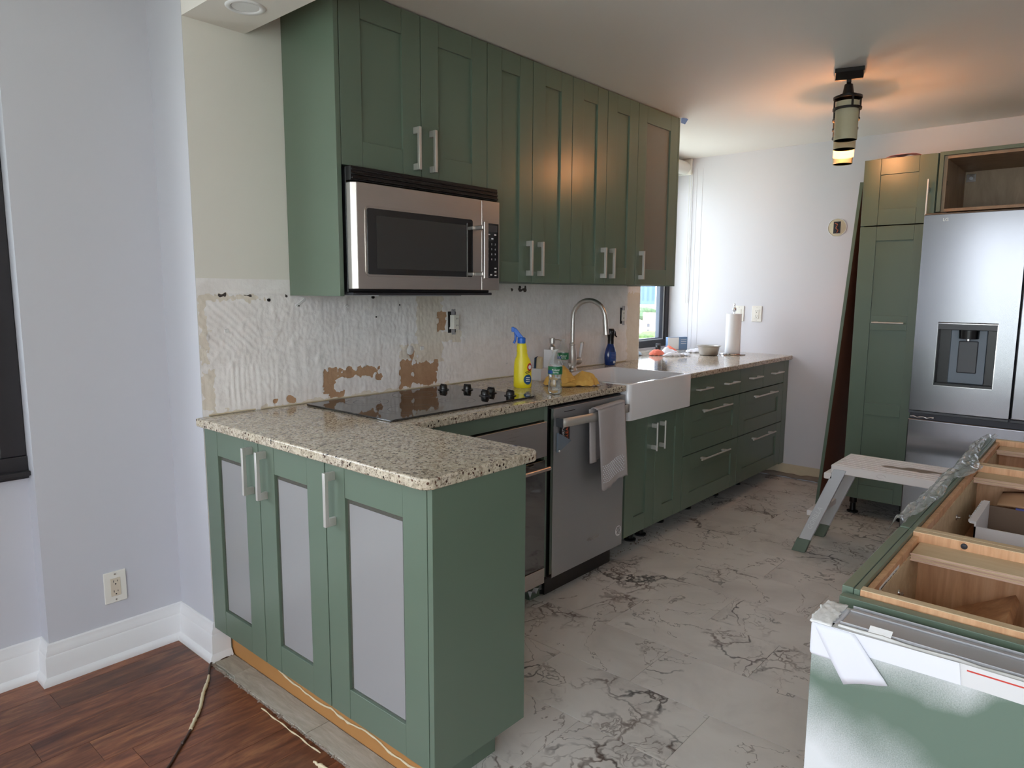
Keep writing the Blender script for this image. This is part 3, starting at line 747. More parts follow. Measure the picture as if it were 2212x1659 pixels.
# --- countertop (one continuous slab)
def arc(cx, cy, r, a0, a1, n=6): return [(cx+r*math.cos(math.radians(a0+(a1-a0)*k/n)), cy+r*math.sin(math.radians(a0+(a1-a0)*k/n))) for k in range(n+1)]
P = [(-0.030, -0.006)]
P += arc(0.005, -1.180, 0.035, 180, 270) + arc(0.375, -1.180, 0.035, 270, 360)
P += list(reversed(arc(0.455, -0.690, 0.045, 90, 180)))
P += [(1.778, -0.645), (1.778, -0.125), (2.436, -0.125), (2.436, -0.645), (4.034, -0.645), (4.034, 0.368), (2.958, 0.368), (2.958, -0.006)]
ct = obj('countertop', MB().prism(P, 0.884, 0.914), 'granite', None, bevel=0.006, seg=3)
tag(ct, 'speckled beige granite worktop running from peninsula past the sink to window', 'countertop')

# --- cooktop
t = thing('cooktop', 'black glass cooktop with five black knobs, set in the granite', 'cooktop', (0.385, -0.572, 0.914))
obj('glass_top', MB().prism(rrect(0, 0.778, 0, 0.520, 0.006, 3), 0.0012, 0.0075), 'cooktop_glass', t, bevel=0.0015)
for (x, y, r) in [(0.19, 0.14, 0.115), (0.19, 0.385, 0.085), (0.46, 0.15, 0.075), (0.455, 0.385, 0.105)]:
    mb = MB()
    for rr in (r, r*0.62):
        n = 48; vs = []; fs = []
        for k in range(n):
            a = 2*PI*k/n
            vs += [(x+rr*math.cos(a), y+rr*math.sin(a), 0.0078), (x+(rr+0.0012)*math.cos(a), y+(rr+0.0012)*math.sin(a), 0.0078)]
        for k in range(n): k2 = (k+1) % n; fs.append((2*k, 2*k+1, 2*k2+1, 2*k2))
        mb.add(vs, fs)
    obj('burner_ring', mb, 'ring_print', t)
kn = mesh('knob', MB().lathe([(0.026, 0.0), (0.026, 0.0025), (0.0185, 0.004), (0.0175, 0.019), (0.015, 0.022), (0, 0.022)], 24).box(-0.003, 0.003, -0.016, 0.016, 0.020, 0.026), 'black_plastic', 40)
for (x, y) in [(1.022, -0.155), (1.094, -0.235), (1.094, -0.380), (1.020, -0.415), (1.094, -0.493)]:
    obj('knob', kn, None, t, loc=(x-0.385, y+0.572, 0.0078), rotz=random.uniform(-0.3, 0.3))

# --- peninsula base cabinets (face -X)
def base(name, label, loc, rz=0): return thing(name, label, 'cabinet', loc, rz, 'green base cabinets')
t = base('base_cabinet', 'green peninsula cabinet with two frosted glass doors, against the wall corner', (0.0195, -0.005, 0), -PI/2)
carcass(t, 0.745, 0.325, ZB+0.01, 0.884, y0=0.0)
for i, (a, b, hx) in enumerate(((0.0, 0.372, 0.331), (0.372, 0.744, 0.044))):
    d = door(t, a, b, 0.122, 0.882, y=-0.020, glass='frosted', f=0.092)
    pull(d, hx, 0, 0.655, 0.156)
t = base('base_cabinet', 'green peninsula cabinet with a single frosted glass door and solid end panel', (0.0195, -0.750, 0), -PI/2)
carcass(t, 0.436, 0.325, ZB+0.01, 0.884, y0=0.0)
d = door(t, 0.0, 0.436, 0.122, 0.882, y=-0.020, glass='frosted', f=0.092)
pull(d, 0.044, 0, 0.655, 0.156)
obj('end_panel', MB().box(0.438, 0.456, -0.021, 0.333, 0.116, 0.884), 'green_paint', t, bevel=0.001, label='plain green end panel')
obj('back_panel', MB().box(0.0, 0.437, 0.327, 0.345, 0.116, 0.884), 'green_paint', t, bevel=0.001)
obj('plinth', MB().box(0.05, 0.385, 0.19, 0.285, 0.0, 0.118).box(0.33, 0.385, 0.06, 0.19, 0.0, 0.118), 'green_paint', t, bevel=0.001)
# hidden blind base cabinet under the corner of the run
t = base('base_cabinet', 'blind corner base cabinet under the granite inside corner', (0.362, -0.60, 0))
obj('carcass', MB().box(0.0, 0.08, 0, 0.58, ZB, 0.884), 'green_edge', t)

# raw board, stone strip and glue at the threshold below the peninsula
t = thing('toe_board', 'raw orange-brown toe board with a cream glue bead under the peninsula', 'board', (0.0595, -0.012, 0))
obj('board', MB().box(0, 0.016, -1.13, 0, 0.001, 0.121), 'orange_board', t, bevel=0.001)
pts = []
for i in range(60):
    u = i/59; pts.append((-0.002, -0.005-1.05*u, 0.105-0.060*min(1, u*2.2)+0.016*noise.noise(Vector((u*7, 0, 1)))+0.008*noise.noise(Vector((u*22, 0, 5)))))
obj('glue_bead', MB().tube(pts, [0.0022+0.0034*abs(noise.noise(Vector((i*0.45, 4, 0))))+0.0012*random.random() for i in range(60)], 7), 'glue', t, smooth=60)
t = thing('threshold_strip', 'rough stone tile strip left between plank floor and toe board', 'threshold', (0.0, 0, 0), 0)
for (a, b) in ((-0.162, -0.022), (-0.645, -0.1635), (-1.25, -0.6465), (-1.86, -1.2515)):
    w0 = -0.029
    n = 26; pts = []
    for i in range(n+1):
        yy = a+(b-a)*i/n
        xx = w0+0.004*noise.noise(Vector((yy*14, 0, 0)))+0.003*noise.noise(Vector((yy*60, 1, 0)))+(0.012 if yy > -0.2 else 0)
        pts.append((xx, yy))
    out = [(0.0565, a), (0.0565, b)]+list(reversed(pts))
    obj('tile', MB().prism(out, -0.008, 0.004), 'threshold_stone', t, bevel=0.0012)
mb = MB()
for i in range(150):
    yy = -0.03-1.8*i/150; r = 0.002+0.0045*random.random()**1.5
    mb.lathe([(r, -0.004), (r*0.9, r*0.4), (r*0.3, r*0.9), (0, r)], 6, tr(-0.031+0.006*noise.noise(Vector((yy*30, 3, 0))), yy, 0.0) @ rot('Z', random.random()*90), sx=0.8, sy=1.9)
obj('mortar_ridge', mb, 'mortar', t, kind='stuff')
t = thing('glue_smear', 'cream glue bead squeezed on the plank floor along the stone strip', 'glue', (0, 0, 0))
obj('bead', MB().tube([(-0.050+0.0015*math.sin(i), -0.42-0.016*i, 0.002) for i in range(22)], [0.0022+0.0008*math.sin(i*1.7) for i in range(22)], 6), 'glue', t, smooth=60)
obj('clot', MB().tube([(-0.084+0.008*noise.noise(Vector((i*0.5, 3, 0)))+0.0007*i, -0.775-0.006*i, 0.002) for i in range(48)], [0.003+0.006*abs(noise.noise(Vector((i*0.7, 8, 0))))+0.0015*random.random() for i in range(48)], 7), 'glue', t, smooth=60)
# corner gap hole with rubble
obj('gap_rubble', MB().lathe([(0.0, 0.012), (0.02, 0.009), (0.035, 0.0)], 9, tr(0.02, -0.022, 0.0), sx=1.2, sy=0.5), 'cable_brown', bpy.data.objects['threshold_strip'], smooth=60)
# brown cable with glue
t = thing('floor_cable', 'brown cable lying across the plank floor, its end smeared with cream glue', 'cable', (0, 0, 0))
cp_ = [(0.045, -0.03, 0.006), (0.0, -0.018, 0.008), (-0.04, -0.04, 0.006), (-0.09, -0.13, 0.004), (-0.14, -0.20, 0.004), (-0.185, -0.275, 0.004), (-0.225, -0.325, 0.004), (-0.262, -0.370, 0.004), (-0.315, -0.425, 0.004), (-0.375, -0.487, 0.004), (-0.46, -0.56, 0.004), (-0.62, -0.70, 0.004), (-0.9, -1.0, 0.004)]
def crom(P, n=8):
    out = []; P = [Vector(p) for p in P]
    for i in range(len(P)-1):
        p0, p1, p2, p3 = P[max(i-1, 0)], P[i], P[i+1], P[min(i+2, len(P)-1)]
        for k in range(n):
            u = k/n
            out.append(0.5*((2*p1)+(-p0+p2)*u+(2*p0-5*p1+4*p2-p3)*u*u+(-p0+3*p1-3*p2+p3)*u**3))
    out.append(P[-1]); return out
cc = crom(cp_)
obj('cord', MB().tube(cc, 0.0038, 8), 'cable_brown', t, smooth=60)
seg_ = cc[22:56]
obj('glue_coat', MB().tube([p+Vector((0, 0, 0.002)) for p in seg_], [0.0040+0.0030*abs(noise.noise(Vector((i*0.55, 1, 2))))+0.0022*random.random() for i in range(len(seg_))], 8), 'glue', t, smooth=60)
obj('cable_clip', MB().lathe([(0.007, -0.004), (0.008, 0.0), (0.007, 0.004)], 12, tr(*cc[62]) @ rot('Z', 45) @ rot('X', 90)), 'cable_brown', t, smooth=40)

# --- oven cabinet with wall oven
t = base('oven_cabinet', 'green base cabinet framing the built-in oven beside the dishwasher', (0.445, YB, 0))
mb = MB().box(0, 0.725, 0.0, 0.018, 0.822, 0.884).box(0.725, 0.746, 0.0, 0.018, 0.118, 0.884).box(0, 0.02, 0, 0.018, 0.118, 0.822)
obj('face_frame', mb, 'green_paint', t, bevel=0.0012)
obj('side_panel', MB().box(0.728, 0.746, 0.018, 0.56, 0.118, 0.884), 'green_edge', t)
obj('side_panel', MB().box(0, 0.018, 0.018, 0.56, 0.118, 0.884), 'green_edge', t)
t = thing('oven', 'built-in stainless oven with mirror-black glass door under the cooktop', 'oven', (0.468, YB-0.006, 0.0))
W = 0.700
obj('body', MB().box(0.01, W-0.01, 0.03, 0.55, 0.10, 0.815), 'dark_metal', t)
cpn = obj('control_panel', MB().box(0, W, -0.012, 0.03, 0.668, 0.818), 'steel_oven', t, bevel=0.002)
obj('knob_disc', MB().lathe([(0.030, 0), (0.028, 0.006), (0.012, 0.007), (0.011, 0.024), (0, 0.025)], 20, tr(W*0.52, -0.012, 0.735) @ rot('X', 90)), 'chrome', cpn, smooth=40)
obj('knob_disc', MB().lathe([(0.016, 0), (0.015, 0.006), (0, 0.007)], 20, tr(W*0.60, -0.012, 0.735) @ rot('X', 90)), 'chrome', cpn, smooth=40)
dr = obj('door', MB().box(0, W, -0.004, 0.03, 0.172, 0.650), 'oven_glass', t, bevel=0.002, label='reflective dark glass door')
mb = MB().cyl((0.05, -0.052, 0.628), (W-0.03, -0.052, 0.628), 0.0085, 14).box(0.09, 0.115, -0.056, -0.004, 0.622, 0.634).box(W-0.115, W-0.09, -0.056, -0.004, 0.622, 0.634)
obj('handle', mb, 'rose_nickel', dr, smooth=40)
obj('trim_strip', MB().box(0, W, -0.006, 0.03, 0.100, 0.169), 'steel_oven', t, bevel=0.002)

# --- dishwasher
t = thing('dishwasher', 'dark stainless dishwasher with bar handle, left of the white sink', 'dishwasher', (1.205, -0.642, 0.0))
W = 0.570
obj('body', MB().box(-0.010, W, 0.03, 0.58, 0.10, 0.872), 'black_rubber', t)
dr = obj('door', MB().box(0, W, 0, 0.03, 0.112, 0.868), 'slate_steel', t, bevel=0.0025)
obj('edge_strip', MB().box(-0.0012, 0.0008, -0.0012, 0.028, 0.113, 0.867), 'chrome', dr)
mb = MB().grid(16, 1, lambda u, v: (0.025+0.52*u, -0.030-0.016*math.sin(PI*u), 0.788+0.038*v))
hd = obj('handle', mb, 'handle_metal', dr, solid=0.009, smooth=60, label='bowed flat bar handle')
obj('handle_mount', MB().box(0.018, 0.030, -0.034, 0.0, 0.788, 0.826), 'grey_plastic', dr, bevel=0.001)
obj('handle_mount', MB().box(0.540, 0.552, -0.034, 0.0, 0.788, 0.826), 'grey_plastic', dr, bevel=0.001)
obj('vent_slot', MB().box(0.075, 0.155, -0.0006, 0.001, 0.8445, 0.8475), 'black_slot', dr)
text('Whirlpool', 0.024, 'nickel', dr, (0.315, -0.0008, 0.212), FY)
st = obj('round_sticker', MB().lathe([(0.0, 0.0008), (0.026, 0.0008), (0.026, 0)], 28, tr(0.535, 0.0, 0.190) @ rot('X', 90)), 'white_print', dr, label='round white sticker with small print')
for k, wd_ in enumerate((0.022, 0.034, 0.036, 0.030, 0.034, 0.026)):
    obj('print_line', MB().box(0.535-wd_/2, 0.535+wd_/2, -0.0013, -0.0009, 0.206-0.0065*k, 0.209-0.0065*k), 'dark_print', st)
obj('kick_plate', MB().box(0.02, W-0.02, 0.055, 0.07, 0.012, 0.112), 'black_plastic', t)
obj('front_foot', MB().cyl((0.05, 0.10, 0.0), (0.05, 0.10, 0.10), 0.015, 10).cyl((W-0.05, 0.10, 0.0), (W-0.05, 0.10, 0.10), 0.015, 10), 'black_plastic', t)

# --- magnetic sign pocket on dishwasher
t = thing('sign_pocket', 'slate plastic pocket stuck on the dishwasher, holding a dark sign', 'sign holder', (1.225, -0.6425, 0.67))
mb = MB(); M = rot('X', 90)
mb.prism([(0, 0.005), (0.095, 0.045), (0.0, 0.092)], 0.001, 0.012, M)
obj('pocket', mb, 'slate_plastic', t, bevel=0.001)
obj('button', MB().lathe([(0.005, 0), (0.004, 0.003), (0, 0.004)], 12, tr(0.007, -0.012, 0.012) @ rot('X', 90)), 'white_print', t)
cd = obj('sign_card', MB().box(0.02, 0.085, -0.008, -0.003, 0.045, 0.118), 'dark_print', t)
text('CLEAN', 0.026, 'orange_print', cd, (0.066, -0.0086, 0.088), (PI/2, -PI/2, 0), sx=0.9)
text('DIRTY', 0.020, 'white_print', cd, (0.040, -0.0086, 0.090), (PI/2, -PI/2, 0), sx=0.8)
# --- towel over the handle
t = thing('dish_towel', 'lilac-grey terry towel hanging over the dishwasher handle', 'towel', (0, 0, 0))
def tow(u, v):   # u across, v down front
    x = 1.455+0.225*u+0.030*v*(1-0.1*u)
    y = -0.6975-0.005*math.sin(u*5+1)-0.004*v*math.sin(u*7+0.6)-0.006*v
    z = 0.838+0.012*u-(0.375+0.006*math.sin(u*6)-0.012*u)*v
    if v > 0.95: z -= 0.003*math.sin(u*25)
    return (x, y, z)
obj('front_fall', MB().grid(26, 34, tow), 'cloth_grey', t, solid=0.005, smooth=180)
def tow2(u, v):
    x = 1.442+0.225*u-0.012*v
    y = -0.660-0.004*math.sin(u*9)-0.004*v-(0.014*v if u < 0.25 else 0)
    return (x, y, 0.838+0.012*u-0.245*v)
obj('back_fall', MB().grid(20, 16, tow2), 'cloth_grey', t, solid=0.004, smooth=180)
def tow3(u, v):
    a = PI*v
    return (1.445+0.228*u+0.008*(1-v), -0.679-0.019*math.cos(a)*-1-0.003, 0.838+0.012*u+0.008*math.sin(a))
obj('fold', MB().grid(20, 8, tow3), 'cloth_grey', t, solid=0.004, smooth=180)
mb = MB()
for r_ in range(9):
    for c_ in range(12):
        u = 0.05+0.9*(c_+(r_ % 2)*0.5)/12.5; v = 0.70+0.018*r_*1.4
        p = tow(u, v); mb.box(p[0]-0.004, p[0]+0.004, p[1]-0.0052, p[1]-0.0030, p[2]-0.003, p[2]+0.003)
obj('lace_pattern', mb, 'white_cloth', t, bevel=0.0008, kind='stuff', label='raised pale weave pattern near the hem')

# --- sink
t = thing('farmhouse_sink', 'white apron-front ceramic sink set into the granite', 'sink', (1.782, -0.662, 0.0))
SW, SD, st_, zt, zb = 0.650, 0.535, 0.026, 0.918, 0.735
def ring(r, z, n=5): return [(x, y, z) for x, y in rrect(r[0], r[1], r[2], r[3], r[4], n)]
rings = [ring((0, SW, 0, SD, 0.024), zb), ring((0, SW, 0, SD, 0.024), zt-0.006), ring((0.003, SW-0.003, 0.003, SD-0.003, 0.022), zt),
         ring((st_-0.004, SW-st_+0.004, st_-0.004, SD-st_, 0.035), zt), ring((st_, SW-st_, st_, SD-st_-0.004, 0.032), zt-0.005),
         ring((st_+0.006, SW-st_-0.006, st_+0.006, SD-st_-0.01, 0.035), zb+0.03), ring((st_+0.03, SW-st_-0.03, st_+0.03, SD-st_-0.03, 0.03), zb+0.014)]
mb = MB(); n = len(rings[0]); mb.v = [p for r in rings for p in r]
for j in range(len(rings)-1):
    for k in range(n): mb.f.append((j*n+k, j*n+(k+1) % n, (j+1)*n+(k+1) % n, (j+1)*n+k))
mb.f += [tuple(reversed(range(n))), tuple(range((len(rings)-1)*n, len(rings)*n))]
obj('basin', mb, 'ceramic', t, bevel=0.004, seg=3)
obj('drain', MB().lathe([(0.045, 0), (0.045, 0.003), (0.03, 0.001), (0, 0.001)], 24, tr(SW/2, SD/2, zb+0.0135)), 'chrome', t, smooth=40)
# --- sink cabinet
t = base('sink_cabinet', 'green two-door base cabinet below the white sink', (1.820, YB+0.02, 0))
carcass(t, 0.610, 0.56, ZB, 0.733)
for i, (a, b, hx) in enumerate(((0.006, 0.301, 0.295-0.042), (0.301, 0.612, 0.042))):
    d = door(t, a, b, 0.117, 0.732, y=-0.0195, f=0.09, ft_=0.10)
    pull(d, hx, 0, 0.61-0.117, 0.152, kind='rod')
legs(t, 0.6, (0.30, 0.41), (0.12,))
# --- drawer cabinets
def drawers(x0, x1, label, filler=False):
    t = base('drawer_cabinet', label, (x0, YB+0.02, 0)); w = x1-x0
    carcass(t, w, 0.56, ZB, 0.884, y0=0.0)
    for i in range(2):
        d = door(t, w*i/2, w*(i+1)/2, 0.722, 0.882, y=-0.020, name='drawer', slab=True)
        pull(d, w/4+0.02, 0, 0.084, 0.168, vertical=False, kind='rod')
    for (a, b, hz) in ((0.437, 0.719, 0.676), (0.117, 0.435, 0.389)):
        d = door(t, 0, w, a, b, y=-0.020, name='drawer', f=0.092, fb=0.088, ft_=0.090)
        pull(d, w/2, 0, hz-a, 0.395, vertical=False, kind='rod')
    legs(t, w, (0.07, w-0.33), (0.16,))
    if filler: obj('filler_panel', MB().box(w+0.001, w+0.088, -0.020, 0.0, 0.112, 0.883), 'green_paint', t, bevel=0.001)
    return t
drawers(2.434, 3.184, 'green drawer cabinet directly right of the white sink')
drawers(3.184, 3.944, 'green drawer cabinet against the far wall, next to a filler strip', True)
# debris and slab edge under the cabinets
t = thing('floor_debris', 'dusty mortar debris and foil scraps along the toe space under the dishwasher', 'debris', (0, 0, 0))
mb = MB()
for i in range(80):
    x = 1.15+random.random()*1.3; y = -0.565+random.random()*0.05; r = 0.002+0.005*random.random()**2
    mb.lathe([(r, 0), (r*0.8, r*0.7), (0, r)], 5, tr(x, y, 0.0) @ rot('Z', random.random()*90), sx=1.6)
obj('mortar_crumbs', mb, 'mortar', t, kind='stuff')
obj('foil_scrap', MB().grid(8, 3, lambda u, v: (1.14+0.12*u, -0.575+0.04*v, 0.02+0.03*abs(math.sin(u*9+v*4)))), 'galvanized', t, solid=0.001)
# green offcut standing in the toe space by the peninsula
tag(obj('panel_offcut', MB().box(1.155, 1.225, -0.56, -0.535, 0.0005, 0.055), 'green_paint', None, bevel=0.001), 'small green panel offcut on the tiles under the oven', 'board')

# ================================================================== COUNTER OBJECTS
# faucet
t = thing('faucet', 'tall brushed nickel gooseneck faucet with white side lever', 'faucet', (2.115, -0.068, 0.914))
obj('base_body', MB().lathe([(0.030, 0), (0.030, 0.006), (0.024, 0.012), (0.023, 0.03), (0.026, 0.06), (0.026, 0.085), (0.021, 0.12), (0.0155, 0.145), (0.018, 0.148), (0.018, 0.154), (0.0145, 0.158), (0.0145, 0.17)], 28), 'nickel', t, smooth=50)
R_ = 0.104; dirx, diry = 0.09, -0.995
pts = [(0, 0, 0.165), (0, 0, 0.22), (0, 0, 0.285)]
for k in range(1, 17):
    a = PI*k/16; q = R_*(1-math.cos(a)); pts.append((dirx*q, diry*q, 0.298+R_*math.sin(a)))
obj('spout', MB().tube(pts, 0.0135, 18), 'nickel', t, smooth=60)
q = pts[-1]; q0 = pts[-2]; dv = (Vector(q)-Vector(q0)).normalized()
obj('spray_head', MB().tube([Vector(q)-dv*0.002, Vector(q)+dv*0.004, Vector(q)+dv*0.06, Vector(q)+dv*0.085], [0.0150, 0.0155, 0.0165, 0.0175], 20), 'nickel', t, smooth=50)
obj('side_body', MB().lathe([(0.016, 0.0), (0.020, 0.02), (0.024, 0.045), (0.022, 0.055), (0.012, 0.06), (0.010, 0.07), (0, 0.072)], 20, tr(0.012, 0, 0.052) @ rot('Y', 90)), 'nickel', t, smooth=45)
lv = obj('lever', MB().tube([(0.070, 0, 0.055), (0.078, 0, 0.085), (0.094, 0, 0.150)], [0.006, 0.0085, 0.0115], 14), 'ceramic', t, smooth=45, label='white ceramic lever')
obj('lever_cap', MB().tube([(0.0935, 0, 0.149), (0.0955, 0, 0.157)], 0.0105, 14), 'nickel', lv, smooth=45)
obj('side_body_left', MB().tube([(-0.02, 0, 0.03), (-0.075, -0.01, 0.028)], [0.013, 0.021], 16), 'nickel', t, smooth=45)

def bottle_label(parent, r, z0, z1, mat, a0, a1, name='label', sx=1, sy=1, eps=0.0006, label=None):
    mb = MB().grid(20, 1, lambda u, v: ((r+eps)*sx*math.cos(a0+(a1-a0)*u), (r+eps)*sy*math.sin(a0+(a1-a0)*u), z0+(z1-z0)*v))
    return obj(name, mb, mat, parent, smooth=180, label=label)
# yellow spray bottle
t = thing('spray_bottle', 'yellow cleaner spray bottle with bright blue trigger', 'bottle', (1.372, -0.325, 0.914), -0.85)
prof = [(0.0, 0.0), (0.030, 0.0), (0.034, 0.006), (0.034, 0.03), (0.033, 0.10), (0.030, 0.125), (0.0265, 0.140), (0.0250, 0.148), (0.0262, 0.156), (0.0240, 0.164), (0.0256, 0.173), (0.0232, 0.182), (0.0244, 0.192), (0.0215, 0.202), (0.0195, 0.210), (0.0, 0.211)]
mb = MB(); seg = 28; rows_ = []
vs = []; fs = []
for r, z in prof:
    off = 0.006*max(0, (z-0.11)/0.1)
    for k in range(seg):
        a = 2*PI*k/seg; sxx = 1.25 if z < 0.135 else 1.25-0.25*min(1, (z-0.135)/0.02)
        vs.append((r*math.cos(a)*sxx-off, r*math.sin(a)*0.85, z))
for j in range(len(prof)-1):
    for k in range(seg): fs.append((j*seg+k, j*seg+(k+1) % seg, (j+1)*seg+(k+1) % seg, (j+1)*seg+k))
mb.add(vs, fs)
bd = obj('body', mb, 'yellow_plastic', t, smooth=50)
def cpatch(parent, name, mat, a0, z0, ra, rz, r=0.0342, sx=1.27, sy=0.87, eps=0.0, n=22):
    mb = MB(); vs = [(0, 0)]+[(math.cos(2*PI*k/n), math.sin(2*PI*k/n)) for k in range(n)]
    vs = [((r+eps)*sx*math.cos(a0+ra*p), (r+eps)*sy*math.sin(a0+ra*p), z0+rz*q) for p, q in vs]
    mb.add(vs, [(0, 1+k, 1+(k+1) % n) for k in range(n)])
    return obj(name, mb, mat, parent, smooth=180)
cpatch(bd, 'label_patch', 'navy_print', -0.95, 0.040, 0.52, 0.024, eps=0.0006)
cpatch(bd, 'label_badge', 'red_print', -0.72, 0.098, 0.36, 0.019, eps=0.0003)
cpatch(bd, 'label_badge', 'white_print', -0.72, 0.098, 0.22, 0.010, eps=0.0010)
for q_, (z_, a_) in enumerate(((0.072, -1.0), (0.066, -0.95))):
    obj('print_bar', MB().grid(6, 1, lambda u, v: (0.0349*1.27*math.cos(a_-0.3+0.75*u), 0.0349*0.87*math.sin(a_-0.3+0.75*u), z_+0.010*u+0.003*v)), 'dark_print', bd, smooth=180)
for q_ in range(3):
    obj('print_bar', MB().grid(6, 1, lambda u, v: (0.0352*1.27*math.cos(-1.2+0.5*u), 0.0352*0.87*math.sin(-1.2+0.5*u), 0.030+0.009*q_+0.004*v)), 'white_print', bd, smooth=180)
obj('collar', MB().lathe([(0.019, 0), (0.019, 0.024), (0.014, 0.028), (0, 0.028)], 20, tr(-0.006, 0, 0.208)), 'blue_plastic', t, smooth=40)
mb = MB().prism([(-0.022, 0.232), (0.006, 0.232), (-0.026, 0.272), (-0.036, 0.282), (-0.046, 0.276), (-0.044, 0.262)], -0.009, 0.009, rot('X', 90)).box(-0.054, -0.040, -0.010, 0.010, 0.262, 0.284)
obj('trigger_head', mb, 'blue_plastic', t, bevel=0.003)
obj('trigger', MB().tube([(-0.036, 0, 0.264), (-0.034, 0, 0.240), (-0.036, 0, 0.222), (-0.042, 0, 0.208)], [0.006, 0.005, 0.0055, 0.006], 8), 'blue_plastic', t, smooth=50)
# white cube holder and sponge
t = thing('sponge_caddy', 'small white ceramic cube beside the yellow spray bottle', 'holder', (1.640, -0.205, 0.914), 0.12)
mb = MB().box(-0.036, 0.036, -0.036, 0.036, 0, 0.006).box(-0.036, -0.031, -0.036, 0.036, 0.006, 0.062).box(0.031, 0.036, -0.036, 0.036, 0.006, 0.062).box(-0.031, 0.031, -0.036, -0.031, 0.006, 0.062).box(-0.031, 0.031, 0.031, 0.036, 0.006, 0.062)
obj('cube_body', mb, 'ceramic', t, bevel=0.0015)
t = thing('sponge', 'cream and grey-blue scrub sponge standing in the white cube', 'sponge', (1.636, -0.205, 0.922), 0.3, rot3=(0.1, -0.12, 0.3))
obj('foam', MB().box(-0.020, 0.012, -0.018, 0.010, 0, 0.115), 'sponge', t, bevel=0.008, seg=3)
obj('scrub_pad', MB().box(-0.024, 0.016, 0.0102, 0.0185, 0, 0.112), 'sponge_blue', t, bevel=0.003)
# soap dispenser
t = thing('soap_dispenser', 'square white soap dispenser with steel pump', 'dispenser', (1.905, -0.085, 0.914), 0.1)
obj('body', MB().box(-0.034, 0.034, -0.034, 0.034, 0, 0.135), 'ceramic', t, bevel=0.002)
obj('pump', MB().lathe([(0.018, 0.135), (0.018, 0.150), (0.012, 0.156), (0.010, 0.165), (0.015, 0.168), (0.015, 0.196), (0, 0.198)], 20), 'nickel', t, smooth=40)
obj('nozzle', MB().tube([(0, 0, 0.187), (0.030, -0.02, 0.187), (0.050, -0.03, 0.180)], [0.004, 0.0035, 0.003], 8), 'nickel', t, smooth=60)
# water bottles
def water_bottle(loc, label, fill):
    t = thing('water_bottle', label, 'bottle', loc, 2.29, 'clear water bottles')
    prof = [(0.0, 0.004), (0.024, 0.0), (0.0305, 0.006), (0.0315, 0.02), (0.0300, 0.026), (0.0318, 0.033), (0.0300, 0.040), (0.0312, 0.047), (0.0285, 0.056), (0.0275, 0.066), (0.0290, 0.078), (0.0315, 0.088), (0.0315, 0.122), (0.0318, 0.124), (0.030, 0.136), (0.024, 0.152), (0.016, 0.167), (0.0125, 0.175), (0.0125, 0.180), (0.0155, 0.181), (0.0155, 0.184), (0.0118, 0.186), (0.0118, 0.196), (0.0, 0.197)]
    obj('shell', MB().lathe(prof, 28), 'bottle_pet', t, smooth=60)
    wp = [(0.0, 0.006)]+[(r-0.0014, z+0.001) for r, z in prof[1:] if z < fill]
    wp.append((wp[-1][0], fill)); wp.append((0, fill))
    obj('water', MB().lathe(wp, 24), 'water', t, smooth=60)
    lb = bottle_label(t, 0.0318, 0.088, 0.122, 'green_print', 0, 2*PI, 'paper_label')
    text('Poland', 0.012, 'white_print', lb, (0.0, 0.0330, 0.108), (PI/2, 0, PI), name='lettering')
    text('Spring', 0.010, 'white_print', lb, (0.0, 0.0330, 0.098), (PI/2, 0, PI), name='lettering')
    obj('blue_band', MB().grid(8, 1, lambda u, v: (0.0328*math.cos(0.25+0.9*u), 0.0328*math.sin(0.25+0.9*u), 0.092+0.014*v)), 'blue_label', lb, smooth=180)
    return t
water_bottle((1.318, -0.560, 0.914), 'open water bottle in front, near the counter edge', 0.128)
water_bottle((1.885, -0.175, 0.914), 'water bottle standing behind, by the soap dispenser', 0.08)
# yellow gloves / cloth
t = thing('cleaning_cloth', 'crumpled mustard yellow cloth between water bottle and sink', 'cloth', (1.590, -0.430, 0.9155), -0.55)
def clump(mb, cx, cy, rx, ry, h, seed, n=34, flat=0.0):
    def fn(u, v):
        a = 2*PI*u; rr = v
        wob = 1+0.16*noise.noise(Vector((math.cos(a)*1.3, math.sin(a)*1.3, seed)))+0.10*noise.noise(Vector((math.cos(a)*4, math.sin(a)*4, seed+3)))
        x = cx+rx*rr*wob*math.cos(a); y = cy+ry*rr*wob*math.sin(a)
        z = h*max(0, 1-rr**3.2)*(0.75+0.5*noise.noise(Vector((x*16, y*16, seed+7))))
        z += 0.010*abs(noise.noise(Vector((x*45, y*45, seed))))*(1-rr)+0.004*abs(noise.noise(Vector((x*90, y*90, seed+5))))
        z += 0.007*(rr > 0.8)*abs(math.sin(a*6+seed))
        return (x, y, max(z, 0.0006))
    return mb.grid(n*2, n, fn)
obj('fold', clump(MB(), -0.02, 0.01, 0.100, 0.080, 0.092, 2.0), 'glove_yellow', t, smooth=180)
obj('fold', clump(MB(), 0.065, -0.035, 0.080, 0.060, 0.075, 5.2), 'glove_yellow', t, smooth=180)
obj('hem_roll', MB().tube([(-0.10+0.020*i, -0.070+0.012*math.sin(i*1.2), 0.010+0.004*math.sin(i*2.0)) for i in range(11)], [0.010+0.003*math.sin(i*1.9) for i in range(11)], 10), 'glove_yellow', t, smooth=180)
